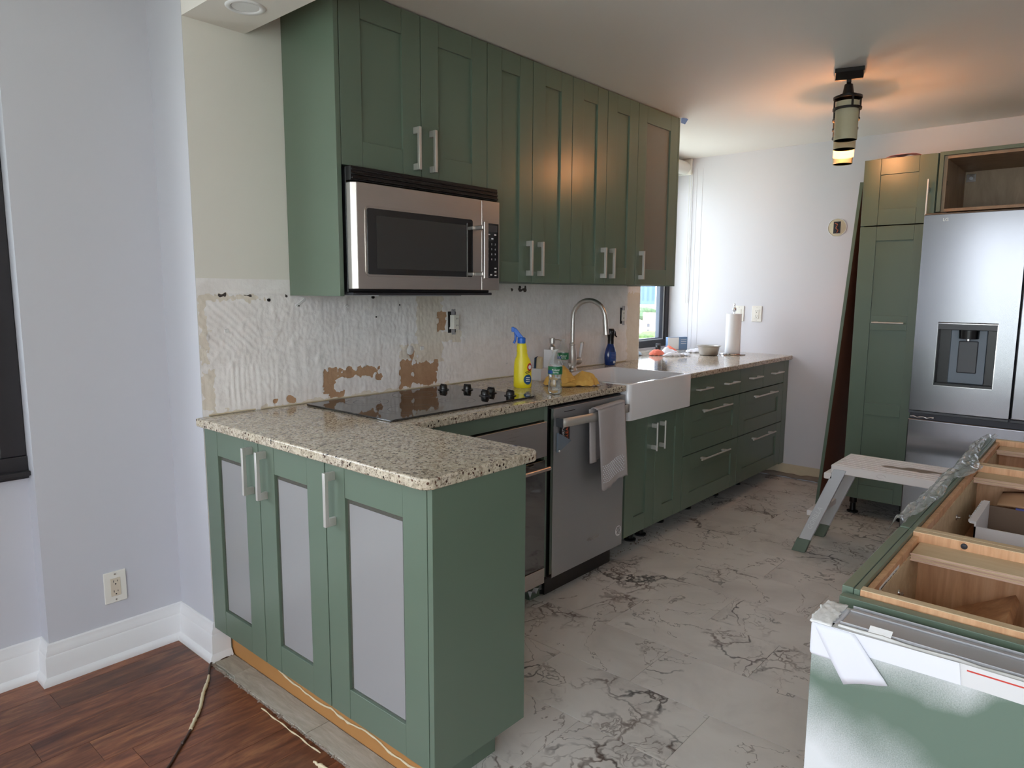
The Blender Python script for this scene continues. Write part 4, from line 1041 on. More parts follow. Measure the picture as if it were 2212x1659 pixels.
# blue spray bottle
t = thing('spray_bottle', 'blue dish spray bottle with black trigger neck behind the faucet spout', 'bottle', (2.535, -0.052, 0.914), -0.35)
bd = obj('body', MB().lathe([(0, 0), (0.030, 0), (0.034, 0.006), (0.0365, 0.045), (0.036, 0.065), (0.030, 0.095), (0.021, 0.122), (0.0185, 0.132), (0, 0.132)], 28, sx=1.12, sy=0.8), 'blue_liquid', t, smooth=50)
obj('label_panel', MB().grid(10, 6, lambda u, v: (0.0362*1.125*math.cos(-PI/2+1.2*(u-0.5)), 0.0362*0.815*math.sin(-PI/2+1.2*(u-0.5))-0.001, 0.022+0.06*v)), 'blue_label', bd, smooth=180)
for k in range(6): obj('print_line', MB().box(-0.016+0.002*(k % 2), 0.015, -0.0318, -0.0312, 0.030+0.009*k, 0.0325+0.009*k), 'lilac_print', bd)
obj('barcode', MB().box(-0.001, 0.014, -0.0325, -0.0315, 0.012, 0.026), 'white_print', bd)
obj('neck', MB().lathe([(0.020, 0.130), (0.019, 0.165), (0.023, 0.190), (0.024, 0.215), (0.018, 0.224), (0, 0.225)], 24), 'black_plastic', t, smooth=50)
obj('trigger', MB().tube([(0.018, 0, 0.214), (0.030, 0, 0.205), (0.036, 0, 0.180), (0.046, 0, 0.172)], [0.006, 0.006, 0.005, 0.004], 8), 'black_plastic', t, smooth=60)
# steel bowl
t = thing('steel_bowl', 'small stainless bowl with flared rim on the far granite', 'bowl', (3.615, -0.190, 0.914))
obj('bowl_body', MB().lathe([(0, 0.002), (0.058, 0.0), (0.066, 0.006), (0.076, 0.062), (0.088, 0.068), (0.0885, 0.070), (0.086, 0.071), (0.074, 0.0655), (0.062, 0.010), (0, 0.008)], 36), 'nickel', t, smooth=50)
# paper towel holder
t = thing('paper_towel_holder', 'steel paper towel stand with round base and ball finial', 'holder', (3.795, -0.290, 0.914))
obj('base', MB().lathe([(0.092, 0), (0.094, 0.004), (0.090, 0.011), (0, 0.012)], 40), 'chrome', t, smooth=40)
obj('rod', MB().cyl((0, 0, 0.012), (0, 0, 0.325), 0.005, 12), 'chrome', t)
obj('finial', MB().lathe([(0.006, 0.312), (0.014, 0.318), (0.0165, 0.329), (0.013, 0.341), (0.005, 0.347), (0.005, 0.358), (0.007, 0.366), (0.003, 0.374), (0, 0.375)], 20), 'chrome', t, smooth=50)
t = thing('paper_towel_roll', 'tall white paper towel roll on the steel stand', 'paper towel', (3.795, -0.290, 0.926), rot3=(0, 0.0, 0))
obj('roll', MB().lathe([(0.019, 0), (0.054, 0.0), (0.054, 0.285), (0.019, 0.285), (0.019, 0)], 36), 'paper_white', t, smooth=40)
# things piled by the window
t = thing('box', 'blue and white carton leaning at the window corner', 'box', (3.93, 0.17, 0.914), -0.5)
obj('carton', MB().box(-0.15, 0.03, 0, 0.03, 0, 0.10), 'carton_blue', t, bevel=0.001)
obj('white_face', MB().box(-0.15, -0.05, -0.0012, 0.0, 0.002, 0.098), 'white_print', t)
for k in range(3): obj('print_line', MB().box(-0.03, 0.02, -0.0012, 0, 0.075-0.014*k, 0.079-0.014*k), 'white_print', t)
def rag(label, mat, loc, rx, ry, h, seed, rz=0):
    t = obj('rag', clump(MB(), 0, 0, rx, ry, h, seed, 20), mat, None, smooth=180, loc=loc, rotz=rz)
    return tag(t, label, 'cloth', 'rags by the kitchen window')
rag('white rag lying nearest the viewer in the window pile', 'white_cloth', (3.36, -0.045, 0.9145), 0.085, 0.040, 0.026, 1.0, -0.6)
rag('bunched white rag in the middle of the window pile', 'white_cloth', (3.475, 0.055, 0.9145), 0.085, 0.060, 0.052, 4.0)
rag('coral orange rag under the bunched white one', 'orange_cloth', (3.335, 0.075, 0.9145), 0.072, 0.050, 0.050, 7.0)
rag('coral orange rag at the right of the window pile', 'orange_cloth', (3.60, 0.105, 0.9145), 0.055, 0.045, 0.055, 9.0)
rag('pale blue rag at the left end of the window pile', 'blue_cloth', (3.20, 0.18, 0.9145), 0.065, 0.050, 0.048, 12.0)
rag('flat white rag spread toward the steel bowl', 'white_cloth', (3.475, -0.075, 0.9145), 0.040, 0.045, 0.018, 15.0, -0.7)
rag('grey-white rag behind the steel bowl', 'white_cloth', (3.78, -0.02, 0.9145), 0.10, 0.05, 0.035, 17.0, -0.5)
t = thing('jar', 'small dark jar among the rags by the window', 'jar', (3.60, 0.215, 0.914))
obj('body', MB().lathe([(0.018, 0), (0.020, 0.003), (0.020, 0.045), (0.016, 0.05), (0, 0.05)], 16), 'black_plastic', t, smooth=40)
obj('lid', MB().lathe([(0.019, 0.05), (0.019, 0.062), (0, 0.063)], 16), 'grey_plastic', t, smooth=40)
# roller blind
t = thing('roller_blind', 'white roller blind wound up at the top of the kitchen window', 'blind', (2.97, 0.262, 2.330))
obj('tube', MB().cyl((0, 0, 0), (1.035, 0, 0), 0.050, 24), 'blind_white', t, smooth=40)
obj('bracket', MB().box(1.036, 1.064, -0.056, 0.056, -0.056, 0.066), 'blind_white', t, bevel=0.006)
obj('bracket', MB().box(-0.012, -0.001, -0.045, 0.045, -0.05, 0.066), 'blind_white', t, bevel=0.002)
obj('pull_cord', MB().tube([(1.046, -0.040, -0.04), (1.05, -0.041, -1.05)], 0.0018, 6).tube([(1.046, -0.058, -0.04), (1.05, -0.058, -1.05)], 0.0018, 6), 'blind_white', t)

# ================================================================== OUTLETS
def plate(name, label, loc, rz, w=0.076, h=0.118, insert=True, face='outlet_almond', group=None, switch=False):
    t = thing(name, label, 'outlet', loc, rz, group)
    obj('cover_plate', MB().box(-w/2, w/2, -0.006, 0, -h/2, h/2), 'outlet_white', t, bevel=0.003, seg=3)
    fc = obj('receptacle' if not switch else 'switch_rocker', MB().box(-0.0165, 0.0165, -0.0085, -0.004, -0.0335, 0.0335), face, t, bevel=0.001)
    if not switch:
        for s_ in (-1, 1):
            z = s_*0.019
            obj('slots', MB().box(-0.0075, -0.0055, -0.0090, -0.008, z, z+0.008).box(0.0055, 0.0072, -0.0090, -0.008, z+0.001, z+0.007).cyl((0, -0.0090, z-0.007), (0, -0.008, z-0.007), 0.0026, 10), 'black_slot', fc)
    for s_ in (-1, 1): obj('screw', MB().cyl((0, -0.0068, s_*0.048), (0, -0.0055, s_*0.048), 0.003, 10), 'nickel', t)
    return t
plate('wall_outlet', 'duplex outlet with almond sockets low on the grey-blue wall', (-0.235, 0.2686, 0.279), 0)
plate('light_switch', 'white switch plate half hidden by the paper towel roll', (4.0368, -0.225, 1.207), -PI/2, switch=True, face='outlet_white')
plate('wall_outlet', 'white duplex outlet on far wall, right of the paper towels', (4.0368, -0.362, 1.207), -PI/2, face='outlet_white')
def bare(label, x, z, deep):
    t = thing('bare_outlet', label, 'outlet', (x, -0.003, z), 0)
    obj('box_opening', MB().box(-0.026, 0.024, -0.002, 0.0, -0.052, 0.050), 'black_slot', t)
    obj('socket_body', MB().box(-0.014, 0.020, -deep, -0.002, -0.034, 0.034), 'outlet_white', t, bevel=0.002)
    obj('yoke', MB().box(-0.006, 0.016, -0.005, -0.002, 0.034, 0.052).box(-0.006, 0.016, -0.005, -0.002, -0.052, -0.034), 'galvanized', t, bevel=0.0008)
    sl = MB()
    for z_ in (-0.016, 0.016): sl.box(0.000, 0.002, -deep-0.0006, -deep, z_-0.004, z_+0.004).box(0.010, 0.012, -deep-0.0006, -deep, z_-0.003, z_+0.004)
    obj('slots', sl, 'black_slot', t)
    for s_ in (-1, 1):
        obj('mounting_ear', MB().lathe([(0.006, 0), (0.006, 0.003), (0, 0.003)], 8, tr(0.0, -0.004, s_*0.056) @ rot('X', 90)).lathe([(0.006, 0), (0.006, 0.003), (0, 0.003)], 8, tr(0.014, -0.004, s_*0.056) @ rot('X', 90)), 'galvanized', t)
bare('uncovered white outlet jutting from the plaster above the cooktop', 1.222, 1.216, 0.030)
bare('uncovered outlet in the plaster above the blue spray bottle', 2.738, 1.213, 0.008)
t = thing('junction_hole', 'round hole with bare wires in the far wall', 'junction box', (4.0365, -0.893, 1.812), -PI/2)
obj('patch_ring', MB().lathe([(0.0, 0.002), (0.056, 0.002), (0.059, 0.0)], 22, rot('X', 90)), 'beige_plaster', t, smooth=40)
obj('box_opening', MB().box(-0.024, 0.022, -0.0030, -0.0018, -0.040, 0.040), 'dark_metal', t)
obj('plaster_rim', MB().tube([(0.060*math.cos(2*PI*k/44), -0.002, 0.060*math.sin(2*PI*k/44)*(1.0+0.03*math.sin(k*1.3))) for k in range(45)], 0.0022, 6), 'white_plaster', t, smooth=60)
obj('wire', MB().tube([(-0.015, -0.003, 0.03), (0.005, -0.012, 0.02), (-0.004, -0.016, -0.005), (0.010, -0.012, -0.02), (0.0, -0.004, -0.034)], 0.0032, 7), 'wire_copper', t, smooth=60)
obj('wire', MB().tube([(0.012, -0.003, 0.034), (-0.008, -0.010, 0.010), (0.010, -0.010, 0.0), (-0.008, -0.006, -0.03)], 0.0030, 7), 'black_plastic', t, smooth=60)
# recessed light
t = thing('recessed_light', 'white round recessed light in the soffit beam', 'light', (0.104, -0.226, 2.2598))
n = 40
obj('trim_ring', MB().lathe([(0.042, 0.02), (0.043, -0.001), (0.046, -0.004), (0.058, -0.004), (0.062, -0.0005), (0.062, 0.0)], n), 'trim_white', t, smooth=50)
obj('baffle', MB().lathe([(0.042, -0.001), (0.036, 0.03), (0.03, 0.06), (0, 0.06)], n), 'trim_white', t, smooth=50)
# carve the beam for the can: replace beam mesh with one having a square recess hidden by the ring
bm_ = MB(); x0, x1, y0, y1 = 0.0, 0.221, -4.6, -0.0002
hx0, hx1, hy0, hy1 = 0.104-0.0395, 0.104+0.0395, -0.226-0.0395, -0.226+0.0395
bm_.box(x0, x1, y0, hy0, 2.26, ZC).box(x0, x1, hy1, y1, 2.26, ZC).box(x0, hx0, hy0, hy1, 2.26, ZC).box(hx1, x1, hy0, hy1, 2.26, ZC)
sf.data = mesh('trim_1', bm_, 'ceiling_paint')

# ================================================================== CEILING LAMP
ang = math.radians(17)
t = thing('ceiling_lamp', 'bronze ceiling lamp with four cream glass cylinders in a row, one glowing', 'lamp', (2.47, -1.37, ZC), ang)
obj('canopy', MB().box(-0.02, 0.13, -0.062, 0.062, -0.020, -0.0005), 'bronze', t, bevel=0.002)
obj('canopy_lip', MB().grid(8, 1, lambda u, v: (-0.022-0.028*v, -0.058+0.116*u, -0.020-0.040*v)), 'bronze', t, solid=0.004)
obj('arm', MB().box(0.0, 0.74, -0.009, 0.009, -0.078, -0.060).box(0.03, 0.05, -0.009, 0.009, -0.062, -0.018).box(0.09, 0.11, -0.009, 0.009, -0.062, -0.018).box(-0.03, 0.01, -0.010, 0.010, -0.070, -0.030), 'bronze', t, bevel=0.002)
for i in range(4):
    x = 0.0+0.222*i; lit = (i == 2)
    sh = obj('stem', MB().tube([(x, 0, -0.072), (x, 0, -0.118)], [0.018, 0.026], 14).cyl((x, 0, -0.118), (x, 0, -0.132), 0.041, 22), 'bronze', t, smooth=40)
    mb = MB()
    for z in (-0.136, -0.186):
        mb.lathe([(0.055, z), (0.063, z), (0.063, z+0.009), (0.055, z+0.009), (0.055, z)], 26, tr(x, 0, 0))
    for a in (20, 110, 200, 290): mb.box(0.056, 0.062, -0.004, 0.004, -0.186, -0.130, tr(x, 0, 0) @ rot('Z', a))
    mb.box(-0.06, 0.06, -0.006, 0.006, -0.136, -0.130, tr(x, 0, 0) @ rot('Z', 20)).box(-0.06, 0.06, -0.006, 0.006, -0.136, -0.130, tr(x, 0, 0) @ rot('Z', 110))
    obj('cage', mb, 'bronze', t, smooth=40)
    s_ = obj('shade', MB().lathe([(0.047, -0.322), (0.050, -0.323), (0.0505, -0.318), (0.0505, -0.150), (0.047, -0.150), (0.0465, -0.318), (0.047, -0.322)], 30, tr(x, 0, 0)), 'alabaster_lit' if lit else 'alabaster', t, smooth=50, label='glowing amber glass shade' if lit else None)
    if not lit or True:
        obj('bulb', MB().lathe([(0.012, -0.226), (0.014, -0.236), (0.022, -0.250), (0.024, -0.262), (0.018, -0.278), (0, -0.285)], 18, tr(x, 0, 0)), 'bulb_glow' if i == 2 else 'bulb_off', t, smooth=60)
M_ = Matrix.Rotation(ang, 4, 'Z')
for i, e in ((2, 9.0),):
    p = Vector((2.47, -1.37, ZC)) + M_ @ Vector((0.222*i, 0, -0.185))
    light('lamp_bulb', 'POINT', p, e, (1.0, 0.42, 0.18), shadow_soft_size=0.04)

# ================================================================== RIGHT SIDE: pantry, fridge, panel
t = thing('pantry_cabinet', 'tall green pantry cabinet left of the fridge', 'cabinet', (3.44, -1.205, 0), -PI/2)
carcass(t, 0.379, 0.590, 0.108, 2.136)
d = door(t, 0, 0.379, 1.756, 2.136, y=-0.019, f=0.090)
pull(d, 0.342, 0, 0.085, 0.30, kind='rod')
d = door(t, 0, 0.379, 0.110, 1.754, y=-0.019, f=0.090, rails=((1.037, 1.122), (0.527, 0.600)), ft_=0.083)
pull(d, 0.19, 0, 1.081, 0.17, vertical=False, kind='rod')
legs(t, 0.379, (0.05, 0.33), (0.06,), 0.108)
tag(obj('paper_scrap', MB().grid(10, 5, lambda u, v: (3.50+0.09*v, -1.50+0.22*u, 2.1375+0.030*math.sin(u*3.1)+0.006*math.sin(v*5+u*9))), 'pink_paper', None, solid=0.001), 'crumpled pink paper on top of the pantry cabinet', 'paper')
tag(obj('paper_scrap', MB().grid(10, 4, lambda u, v: (3.47+0.07*v, -1.38+0.14*u, 2.1370+0.010*math.sin(u*3.1)+0.003*math.sin(v*5+u*9))), 'box_tan', None, solid=0.0015), 'pale paper strip on the pantry top, left of pink paper', 'paper')
# over-fridge open cabinet
t = thing('fridge_cabinet', 'open green-edged cabinet without doors above the fridge', 'cabinet', (3.42, -1.590, 0), -PI/2)
mb = MB().box(0.0, 0.020, 0, 0.605, 1.815, 2.137).box(0.90, 0.92, 0, 0.605, 1.815, 2.137).box(0.02, 0.90, 0, 0.605, 2.117, 2.137)
obj('outer_shell', mb, 'green_paint', t, bevel=0.001)
obj('lining', MB().box(0.020, 0.036, 0.022, 0.600, 1.815, 2.117).box(0.884, 0.90, 0.022, 0.60, 1.815, 2.117).box(0.036, 0.884, 0.022, 0.60, 2.101, 2.117).box(0.036, 0.884, 0.022, 0.60, 1.815, 1.831), 'birch_interior', t)
obj('back_panel', MB().box(0.036, 0.884, 0.588, 0.600, 1.831, 2.101), 'birch_interior', t)
hg = obj('hanging_bracket', MB().box(0.042, 0.092, 0.578, 0.588, 2.038, 2.085), 'chrome', t, bevel=0.002)
obj('screw', MB().cyl((0.067, 0.574, 2.06), (0.067, 0.579, 2.06), 0.010, 12), 'galvanized', hg)
obj('hinge_slot', MB().box(0.0358, 0.0364, 0.035, 0.05, 1.96, 1.985), 'black_slot', t)
# fridge
FXX = 3.152
t = thing('refrigerator', 'stainless french-door refrigerator with black water dispenser', 'refrigerator', (FXX, -1.589, 0), -PI/2)
W = 0.907
obj('body', MB().box(0.006, W-0.006, 0.075, 0.87, 0.03, 1.772), 'grey_plastic', t, bevel=0.003)
# left door with dispenser opening
dx0, dx1, dz0, dz1 = 0.108, 0.369, 0.880, 1.207
L1 = 0.451
def door_hole():
    mb = MB(); y0, y1 = 0, 0.07
    o = [(0, 0.733), (L1, 0.733), (L1, 1.781), (0, 1.781)]; h = [(dx0, dz0), (dx1, dz0), (dx1, dz1), (dx0, dz1)]
    vs = [(x, y0, z) for x, z in o]+[(x, y0, z) for x, z in h]+[(x, y1, z) for x, z in o]+[(x, y1, z) for x, z in h]
    fs = []
    for k in range(4):
        k2 = (k+1) % 4
        fs += [(k, k2, 4+k2, 4+k), (8+k, 12+k, 12+k2, 8+k2), (k, 8+k, 8+k2, k2), (4+k, 4+k2, 12+k2, 12+k)]
    return mb.add(vs, fs)
fd = obj('door', door_hole(), 'stainless_fridge', t, bevel=0.007, seg=3)
fr2 = obj('door', MB().box(L1+0.005, W, 0, 0.07, 0.733, 1.781), 'stainless_fridge', t, bevel=0.007, seg=3)
obj('drawer', MB().box(0, W, 0, 0.07, 0.055, 0.687), 'stainless_fridge', t, bevel=0.007, seg=3)
obj('grip_channel', MB().box(0.003, W-0.003, 0.022, 0.075, 0.687, 0.733), 'dark_metal', t)
obj('grip_lip', MB().box(0.0, L1-0.002, 0.004, 0.022, 0.718, 0.732).box(L1+0.006, W, 0.004, 0.022, 0.718, 0.732), 'grey_plastic', t, bevel=0.002)
obj('hinge', MB().tube([(0.01+0.016*i, 0.012, 0.698+0.004*math.sin(i*2.2)) for i in range(8)], [0.004+0.002*(i % 2) for i in range(8)], 8), 'chrome', t, smooth=60)
obj('hinge_cover', MB().box(0.01, 0.10, 0.02, 0.10, 1.773, 1.786), 'grey_plastic', t, bevel=0.004)
dp = obj('dispenser', MB().box(dx0, dx1, 0.058, 0.074, dz0, dz1).box(dx0, dx0+0.003, 0.002, 0.06, dz0, dz1).box(dx1-0.003, dx1, 0.002, 0.06, dz0, dz1).box(dx0, dx1, 0.002, 0.06, dz0, dz0+0.012), 'black_plastic', t, label='recessed black water dispenser')
obj('dispenser_rim', MB().box(dx0-0.002, dx1+0.002, -0.0015, 0.003, dz0-0.004, dz0).box(dx0-0.003, dx0, -0.0015, 0.003, dz0-0.004, dz1+0.003).box(dx1, dx1+0.003, -0.0015, 0.003, dz0-0.004, dz1+0.003).box(dx0-0.003, dx1+0.003, -0.0015, 0.003, dz1, dz1+0.003), 'chrome', dp)
obj('dispenser_brow', MB().box(dx0, dx1, -0.001, 0.055, dz1-0.030, dz1), 'grey_plastic', dp, bevel=0.002)
obj('back_plate', MB().box(dx0+0.055, dx1-0.045, 0.042, 0.060, dz0+0.014, dz1-0.030), 'slate_plastic', dp, bevel=0.004)
obj('spout', MB().tube([(dx0+0.137, 0.030, dz1-0.030), (dx0+0.137, 0.030, dz1-0.075)], [0.046, 0.044], 22), 'black_plastic', dp, smooth=40)
obj('nozzle', MB().cyl((dx0+0.137, 0.020, dz1-0.075), (dx0+0.137, 0.020, dz1-0.086), 0.010, 12), 'chrome', dp, smooth=40)
obj('paddle', MB().box(dx0+0.093, dx0+0.181, 0.034, 0.046, dz0+0.070, dz1-0.088), 'grey_plastic', dp, bevel=0.006, seg=3)
text('LG', 0.022, 'nickel', fd, (0.10, -0.0004, 1.745), FY, name='lettering')
# leaning panel
t = thing('leaning_panel', 'tall loose panel, green edge and brown face, leaning between far wall and pantry', 'panel', (3.505, -1.028, 0.0), rot3=(math.radians(3.9), 0, 0))
obj('panel_board', MB().box(0.0012, 0.525, -0.018, 0, 0, 2.03), 'mdf_brown', t, bevel=0.0008)
obj('edge_band', MB().box(-0.001, 0.0012, -0.0185, 0.0005, 0.0005, 2.030), 'green_paint', t)
# ================================================================== step platform
t = thing('step_platform', 'paint-splashed folding aluminium work platform behind the island', 'step stool', (2.575, -1.375, 0))
top = obj('platform', MB().box(0, 0.335, -0.98, 0, 0.452, 0.496), 'stool_white', t, bevel=0.006, seg=3)
mb = MB()
for k in range(8): mb.box(0.018+0.040*k, 0.036+0.040*k, -0.965, -0.015, 0.4955, 0.4992)
obj('tread_rib', mb, 'stool_white', top, bevel=0.0008, label='ribbed non-slip treads')
obj('dried_smear', MB().grid(14, 3, lambda u, v: (0.13+0.03*u+(v-0.5)*0.09*math.sin(PI*u)**0.5*(0.7+0.9*noise.noise(Vector((u*6, v*2, 3)))), -0.20-0.32*u, 0.4997)), 'mortar', top)
obj('cord_loop', MB().tube([(-0.006, -0.235-0.02*math.cos(k*0.5), 0.474+0.010*math.sin(k*0.5)) for k in range(12)], 0.0018, 6), 'stool_white', top)
for x in (0.010, 0.325):
    for ye, s_ in ((-0.045, 1), (-0.93, -1)):
        y_t = ye; y_b = ye+s_*0.165
        mb = MB(); a = Vector((x, y_t, 0.475)); b = Vector((x, y_b, 0.055))
        w = 0.030
        vs = [(x-0.014, y_t-w, 0.475), (x-0.014, y_t+w, 0.475), (x+0.014, y_t+w, 0.475), (x+0.014, y_t-w, 0.475),
              (x-0.014, y_b-w, 0.040), (x-0.014, y_b+w, 0.040), (x+0.014, y_b+w, 0.040), (x+0.014, y_b-w, 0.040)]
        mb.add(vs, [(0, 1, 2, 3), (7, 6, 5, 4), (0, 4, 5, 1), (1, 5, 6, 2), (2, 6, 7, 3), (3, 7, 4, 0)])
        lg = obj('leg', mb, 'stool_leg', t, bevel=0.003)
        yb3 = y_b+s_*0.015; mb = MB()
        vs = [(x-0.017, y_b-s_*0.010-w-0.003, 0.075), (x-0.017, y_b-s_*0.010+w+0.003, 0.075), (x+0.017, y_b-s_*0.010+w+0.003, 0.075), (x+0.017, y_b-s_*0.010-w-0.003, 0.075),
              (x-0.019, yb3-w-0.004, 0.0005), (x-0.019, yb3+w+0.004, 0.0005), (x+0.019, yb3+w+0.004, 0.0005), (x+0.019, yb3-w-0.004, 0.0005)]
        mb.add(vs, [(0, 1, 2, 3), (7, 6, 5, 4), (0, 4, 5, 1), (1, 5, 6, 2), (2, 6, 7, 3), (3, 7, 4, 0)])
        obj('foot_cap', mb, 'stool_boot', lg, bevel=0.003, label='green-splashed rubber foot')
        if x < 0.1 and s_ == 1:
            text('GORILLA', 0.034, 'white_print', lg, (x-0.0152, y_t+s_*0.105, 0.20), (PI/2, math.radians(-68), -PI/2))
for s_, ye in ((1, 0.06), (-1, -1.04)):
    for z, dy in ((0.215, 0.0),):
        yy = ye
        obj('step_rung', MB().box(0.0, 0.335, yy-0.02+s_*0.01, yy+0.045 if s_ > 0 else yy+0.02, 0.205, 0.235), 'stool_white', t, bevel=0.004)
obj('latch', MB().box(-0.004, 0.335, -0.012, 0.032, 0.418, 0.450), 'stool_white', t, bevel=0.006)
tag(obj('paper_curl', MB().grid(10, 2, lambda u, v: (2.46+0.03*math.cos(u*5)+0.05*u, -1.72-0.10*u, 0.002+0.02*v*abs(math.cos(u*2.5)))), 'paper_white', None, solid=0.001), 'curled white paper strip on the tiles near island', 'paper')

# ================================================================== ISLAND
# half wall at the near end
t = thing('half_wall', 'low drywall end of the island with joint tape, green overspray and metal track', 'half wall', (0, 0, 0))
obj('drywall_sheet', MB().box(-0.052, -0.036, -3.0, -2.117, 0.001, 0.868), 'oversprayed_drywall', t, bevel=0.001)
obj('drywall_sheet', MB().box(0.036, 0.046, -3.0, -2.125, 0.001, 0.862), 'drywall_paper', t)
obj('stud_core', MB().box(-0.036, 0.036, -3.0, -2.145, 0.001, 0.845), 'mortar', t)
mb = MB().box(-0.034, 0.034, -3.0, -2.150, 0.866, 0.8685).box(-0.0345, -0.033, -3.0, -2.150, 0.850, 0.873).box(0.033, 0.0345, -3.0, -2.150, 0.850, 0.873).box(0.018, 0.026, -3.0, -2.150, 0.8685, 0.8715)
obj('metal_track', mb, 'galvanized', t, bevel=0.0008, label='grey galvanized stud track')
obj('torn_paper_edge', MB().tube([(-0.041, -2.15-0.03*i, 0.868+0.003*noise.noise(Vector((i*0.9, 2, 0)))) for i in range(29)], [0.003+0.002*abs(noise.noise(Vector((i*1.3, 5, 0)))) for i in range(29)], 6), 'white_plaster', t, smooth=60)
obj('corner_plaster', MB().grid(16, 10, lambda u, v: (-0.054+0.088*u, -2.1125-0.030*v-0.006*noise.noise(Vector((u*9, 3, 0))), 0.869+0.0022*noise.noise(Vector((u*9, v*5, 2)))+0.003*math.sin(u*3))), 'white_plaster', t, smooth=180, solid=0.003)
obj('corner_wrap', MB().box(-0.0545, 0.03, -2.150, -2.1135, 0.815, 0.868), 'joint_tape', t, bevel=0.006, seg=3)
# tape strips glued on the drywall face
X_ = -0.0535
tp = MB().add([(X_, -2.1165, 0.868), (X_, -2.306, 0.872), (X_, -2.310, 0.842), (X_, -2.1165, 0.838)], [(0, 1, 2, 3)])
obj('joint_tape', tp, 'joint_tape', t, solid=0.0008)
obj('joint_tape', MB().grid(8, 8, lambda u, v: (X_-0.0012-0.004*math.sin(PI*v)*0.5, -2.118-0.058*u-0.048*v+0.0, 0.868-0.082*v+0.022*u*v+(0.0015*math.sin(u*5) if v > 0.95 else 0))), 'joint_tape', t, solid=0.0008, smooth=180)
obj('drywall_seam', MB().add([(X_+0.0008, -2.306, 0.872), (X_+0.0008, -3.0, 0.872), (X_+0.0008, -3.0, 0.838), (X_+0.0008, -2.310, 0.842)], [(0, 1, 2, 3)]), 'drywall_paper', t)
obj('red_pencil_line', MB().box(-0.0530, -0.0525, -3.0, -2.315, 0.8635, 0.8655), 'red_print', t)
obj('paper_tab', MB().grid(4, 2, lambda u, v: (-0.040+0.012*v, -2.19-0.03*u, 0.8705+0.006*v)), 'paper_white', t, solid=0.0008)

def island_unit(x0, x1, label, near_gap=True, content=None):
    t = thing('island_cabinet', label, 'cabinet', (x0, -2.117, 0), 0, 'open island cabinets')
    w = x1-x0; D = 0.63
    # drawer fronts on the kitchen side (+y), seen from above as a green band
    for (a, b) in ((0.115, 0.40), (0.405, 0.69), (0.695, 0.880)):
        f = obj('drawer', MB().box(0.003, w-0.003, -0.018, 0.0, a, b), 'green_paint', t, bevel=0.0015)
        h = pull(f, w/2, 0, (a+b)/2, 0.30, vertical=False, kind='rod'); h.rotation_euler = (0, 0, PI)
    # carcass: two sides running in Y, back at far side
    obj('side_panel', MB().box(0.0, 0.018, -D, -0.0288, 0.11, 0.880), 'oak_melamine_z', t, bevel=0.0008)
    obj('side_panel', MB().box(w-0.018, w, -D, -0.0288, 0.11, 0.880), 'oak_melamine_z', t, bevel=0.0008)
    obj('back_panel', MB().box(0.018, w-0.018, -D, -D+0.016, 0.11, 0.880), 'oak_melamine_x', t)
    for xx in (0.0, w-0.018): obj('top_edge', MB().box(xx+0.0005, xx+0.0175, -D, -0.029, 0.8795, 0.8812), 'plywood', t)
    obj('front_rail', MB().box(0.0, w, -0.0285, -0.0192, 0.11, 0.880), 'green_paint', t, bevel=0.0008)
    obj('edge_rail', MB().box(0.018, w-0.018, -0.040, -0.0290, 0.11, 0.872), 'oak_melamine_z', t, bevel=0.0008)
    obj('ply_lip', MB().box(0.018, w-0.018, -0.0425, -0.0402, 0.11, 0.856), 'plywood', t)
    pk = obj('stretcher', MB().box(w-0.098, w-0.0185, -D+0.018, -0.043, 0.846, 0.862), 'plywood', t, bevel=0.0008, label='pale plywood stretcher')
    obj('ply_layers', MB().box(w-0.0990, w-0.0982, -D+0.018, -0.041, 0.8465, 0.8502).box(w-0.0990, w-0.0982, -D+0.018, -0.041, 0.8525, 0.8555).box(w-0.0990, w-0.0982, -D+0.018, -0.041, 0.858, 0.8612), 'ply_edge', pk)
    obj('floor_board', MB().box(0.018, w-0.018, -D+0.016, -0.043, 0.700, 0.714), 'oak_melamine_x', t)
    for (px, py) in ((w*0.55, -0.0412),):
        obj('cam_lock', MB().lathe([(0.008, 0), (0.007, 0.003), (0.003, 0.004), (0.003, 0.010), (0, 0.010)], 12, tr(px, py, 0.806) @ rot('X', 90)), 'chrome', t, smooth=40)
    return t
u1 = island_unit(0.086, 0.482, 'open-topped oak-lined island cabinet nearest the viewer')
obj('screw', MB().lathe([(0.006, 0), (0.005, 0.001), (0, 0.0016)], 12, tr(0.396-0.0185, -0.118, 0.8710) @ rot('Y', -90)), 'dark_metal', u1)
st = obj('paper_sticker', MB().box(0.075, 0.215, -0.0405, -0.0400, 0.842, 0.862), 'white_print', u1, label='white delivery sticker with dark print')
obj('print_block', MB().box(0.085, 0.125, -0.0409, -0.0405, 0.846, 0.858), 'dark_print', st)
for k in range(4): obj('print_line', MB().box(0.13+0.018*k, 0.142+0.018*k, -0.0409, -0.0405, 0.849, 0.857), 'dark_print', st)
obj('green_strip', MB().box(-0.024, -0.004, -0.62, -0.004, 0.70, 0.872), 'green_paint', u1, bevel=0.001)
u2 = island_unit(0.484, 1.236, 'open-topped oak-lined island cabinet holding the cardboard box')
u3 = island_unit(1.240, 1.690, 'open-topped oak-lined island cabinet farthest from the viewer')
for (x, z) in ((0.63, 0.757), (0.24, 0.79)): obj('shelf_pin', MB().cyl((x, -0.046, z), (x, -0.041, z), 0.003, 8), 'white_print', u2)
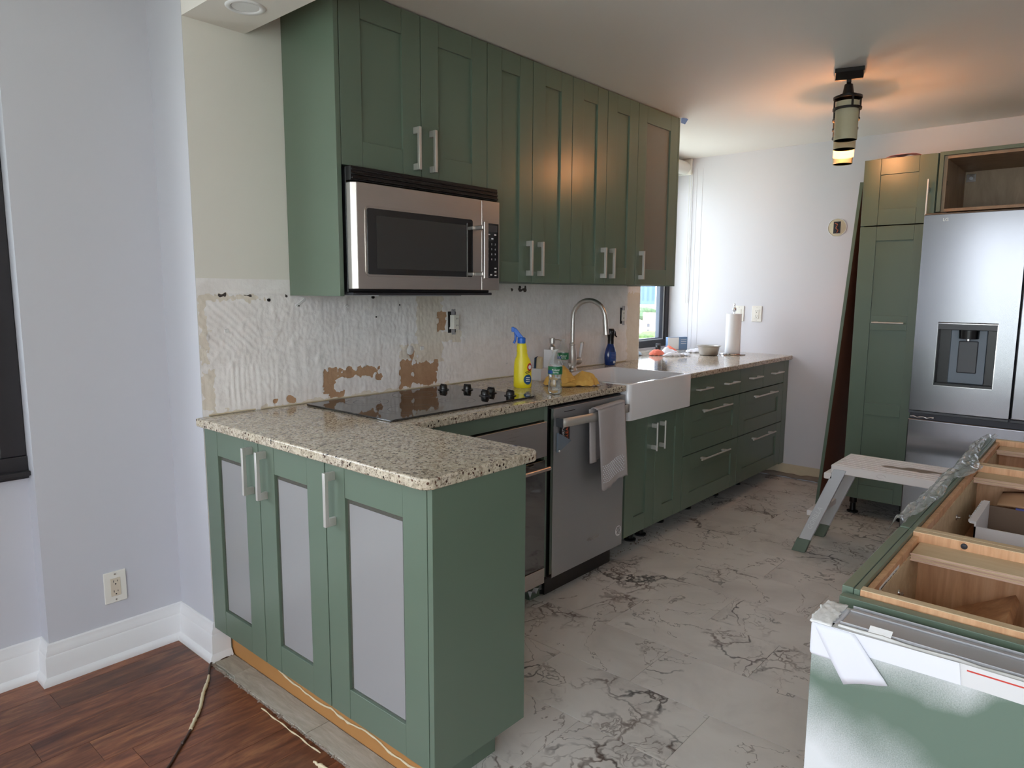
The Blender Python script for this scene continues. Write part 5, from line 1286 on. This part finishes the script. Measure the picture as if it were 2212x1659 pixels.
# loose boards lying in the nearest cabinet
def loose_board(label, P, th=0.016):
    P = [Vector(p) for p in P]; nrm = (P[1]-P[0]).cross(P[3]-P[0]).normalized()*th
    mb = MB().add([tuple(p) for p in P]+[tuple(p-nrm) for p in P], [(0, 1, 2, 3), (7, 6, 5, 4), (0, 4, 5, 1), (1, 5, 6, 2), (2, 6, 7, 3), (3, 7, 4, 0)])
    t = obj('loose_board', mb, 'oak_melamine_x', None, bevel=0.001)
    return tag(t, label, 'board', 'loose oak boards in the island')
loose_board('slanting oak board in the near island cabinet, left one', [(0.125, -2.20, 0.732), (0.125, -2.325, 0.805), (0.445, -2.325, 0.805), (0.445, -2.20, 0.732)])
loose_board('slanting oak board in the near island cabinet, right one', [(0.125, -2.40, 0.732), (0.125, -2.56, 0.800), (0.445, -2.56, 0.800), (0.445, -2.40, 0.732)])
loose_board('flat oak board under the slanting ones in the near island cabinet', [(0.14, -2.335, 0.731), (0.14, -2.39, 0.731), (0.43, -2.39, 0.731), (0.43, -2.335, 0.731)])
# cardboard box in the second cabinet
t = thing('cardboard_box', 'open white carton with torn brown flap inside the island cabinet', 'box', (0.835, -2.205, 0.7145), 0)
W_, D_, H_ = 0.225, 0.42, 0.095
obj('wall', MB().box(0, 0.004, -D_, 0, 0, H_), 'box_white', t)
obj('wall', MB().box(W_, W_+0.004, -D_, 0, 0, H_), 'cardboard_dark', t, label='bare brown inner wall')
obj('wall', MB().box(0, W_, -0.004, 0, 0, H_+0.012).box(0, W_, 0.0, 0.010, H_+0.006, H_+0.012), 'box_white', t)
obj('wall', MB().box(0, W_, -D_, -D_+0.004, 0, H_), 'box_white', t)
obj('bottom', MB().box(0, W_, -D_, 0, 0, 0.004), 'cardboard_dark', t)
obj('flap', MB().grid(14, 8, lambda u, v: (W_+0.006+0.10*v, -0.02-0.40*u, H_+0.004+0.030*math.sin(v*1.6)*math.sin(0.4+2.2*u)+0.004*noise.noise(Vector((u*5, v*5, 0))))), 'cardboard', t, solid=0.004, smooth=180, label='torn brown cardboard flap')
obj('printed_edge', MB().box(W_-0.001, W_+0.006, -D_+0.02, -0.06, H_, H_+0.004), 'box_blue_edge', t)
mb = MB()
for k in range(12): mb.box(0.010+0.018*k, 0.019+0.018*k, 0.0095, 0.0135, H_+0.006, H_+0.0118)
obj('perforation', mb, 'box_white', t)
tag(obj('green_chip', MB().grid(3, 2, lambda u, v: (0.70+0.03*u, -2.185+0.012*v, 0.7155+0.006*u*v)), 'green_edge', None, solid=0.001), 'tiny dark green paint chip beside the carton in the island', 'scrap')
# clear plastic film along the island edge
def film(u, v):
    x = 0.50+1.22*u; w = 0.055+0.035*noise.noise(Vector((x*3, 0, 0)))+0.02*math.exp(-((x-1.12)/0.08)**2)
    y = -2.100-w*v-0.006*math.sin(v*PI)
    z = 0.8835+0.016*abs(noise.noise(Vector((x*9, v*2.5, 4))))+0.010*abs(noise.noise(Vector((x*28, v*7, 1))))
    if v < 0.3: z -= (0.3-v)/0.3*(0.035+0.02*noise.noise(Vector((x*6, 9, 0)))); y += 0.004*noise.noise(Vector((x*20, v*4, 0)))
    return (x, y+0.012, z)
t = obj('plastic_film', MB().grid(150, 16, film), 'plastic_film', None, smooth=180)
tag(t, 'crinkled clear plastic film draped on the green edge of the island', 'plastic film')

# ================================================================== OUTSIDE (seen through the kitchen window, from many floors up)
gz = -20.0
tag(obj('ground', MB().box(-900, 2600, -900, 2600, gz-1, gz), 'ground_green', None), 'pale green and grey ground far below the windows', None, None, 'structure')
def at(d, off, z=gz):   # along the view through the window
    a = math.radians(31.0); x = -1.1+d*math.cos(a)-off*math.sin(a); y = -2.4+d*math.sin(a)+off*math.cos(a); return (x, y, z)
tag(obj('road', MB().prism([at(300, -160)[:2], at(330, -160)[:2], at(330, 200)[:2], at(300, 200)[:2]], gz, gz+0.05), 'road_pale', None), 'pale road between the tree rows', None, None, 'structure')
blob = {}
def tree(d, off, h, r, mat, label, group):
    p = at(d, off)
    t = thing('tree', label, 'tree', p, 0, group)
    obj('trunk', MB().tube([(0, 0, 0), (0, 0, h*0.5)], 0.35, 6), 'mdf_brown', t)
    bm = bmesh.new(); bmesh.ops.create_icosphere(bm, subdivisions=3, radius=1)
    sd = random.random()*50
    for v in bm.verts:
        q = v.co.copy(); k = 1+0.28*noise.noise(q*1.6+Vector((sd, 0, 0)))+0.16*noise.noise(q*4+Vector((sd, 0, 0)))
        v.co = Vector((q.x*r*k, q.y*r*k, h*0.62+q.z*h*0.42*k))
    me = bpy.data.meshes.new('crown'); bm.to_mesh(me); bm.free(); me.materials.append(MATS[mat])
    obj('crown', me, None, t)
for i, off in enumerate((-38, -26, -15, -5, 6, 17, 28, 40)):
    tree(250+6*((i*5) % 7), off, 7.2+1.2*((i*3) % 3)/2, 6.8, 'tree_green', 'full green tree on the near side of the road outside', 'near trees outside the kitchen window')
for i, off in enumerate((-60, -42, -25, -8, 9, 26, 43, 60)):
    tree(432+10*((i*3) % 5), off, 12.0+1.5*((i*5) % 3)/2, 10.5, 'tree_far', 'hazy green tree behind the pale houses outside', 'far trees outside the kitchen window')
def house(d, off, w, h, dep, mat, label, roof, group='houses outside the kitchen window'):
    p = at(d, off); t = thing('house', label, 'building', p, math.radians(31-90+0), group)
    obj('walls', MB().box(-w/2, w/2, 0, dep, 0, h), mat, t)
    if roof: obj('roof', MB().add([(-w/2, 0, h), (w/2, 0, h), (w/2, dep, h), (-w/2, dep, h), (-w/2, dep/2, h+3), (w/2, dep/2, h+3)], [(0, 1, 5, 4), (2, 3, 4, 5), (0, 4, 3), (1, 2, 5)]), 'far_pink', t)
    n = max(2, int(w/4))
    for i in range(n):
        for z in (1.2, 4.2):
            if z+2 < h: obj('window', MB().box(-w/2+(i+0.5)*w/n-0.6, -w/2+(i+0.5)*w/n+0.6, -0.06, 0.02, z, z+1.7), 'far_window', t)
hs = [(350, -42, 16, 8, 'far_white', 'long white house at the right end of the row outside'), (352, -24, 13, 7.2, 'far_pink', 'pinkish house second in the row outside'), (356, -8, 11, 8.4, 'far_cream', 'cream gabled house in the middle of the row outside'),
      (350, 6, 12, 7.0, 'far_white', 'white gabled house left of the middle outside'), (354, 22, 14, 7.8, 'far_cream', 'wide cream house toward the left outside'), (352, 40, 13, 8.0, 'far_pink', 'pinkish house at the left end outside')]
for i, (d_, o_, w_, h_, m_, l_) in enumerate(hs): house(d_, o_, w_, h_, 10, m_, l_, i % 2 == 0)
tw = [(-210, 40, 60), (-150, 34, 86), (-100, 42, 52), (-52, 30, 74), (-12, 36, 96), (34, 30, 58), (72, 40, 80), (122, 36, 66), (176, 44, 90)]
nm = ['broad low', 'tall slim', 'squat', 'mid-height', 'tallest', 'narrow', 'wide', 'plain', 'leftmost tall']
for i, (o_, w_, h_) in enumerate(tw):
    p = at(1250+60*(i % 3), o_); t = thing('skyscraper', f'{nm[i]} hazy blue tower of the skyline outside', 'building', p, math.radians(31-90), 'skyline towers outside the kitchen window')
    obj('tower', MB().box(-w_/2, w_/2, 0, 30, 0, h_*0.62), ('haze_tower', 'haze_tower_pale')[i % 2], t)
    mb = MB()
    for k in range(int(w_/9)):
        mb.box(-w_/2+3+9*k, -w_/2+7+9*k, -0.3, 0.1, 6, h_*0.6)
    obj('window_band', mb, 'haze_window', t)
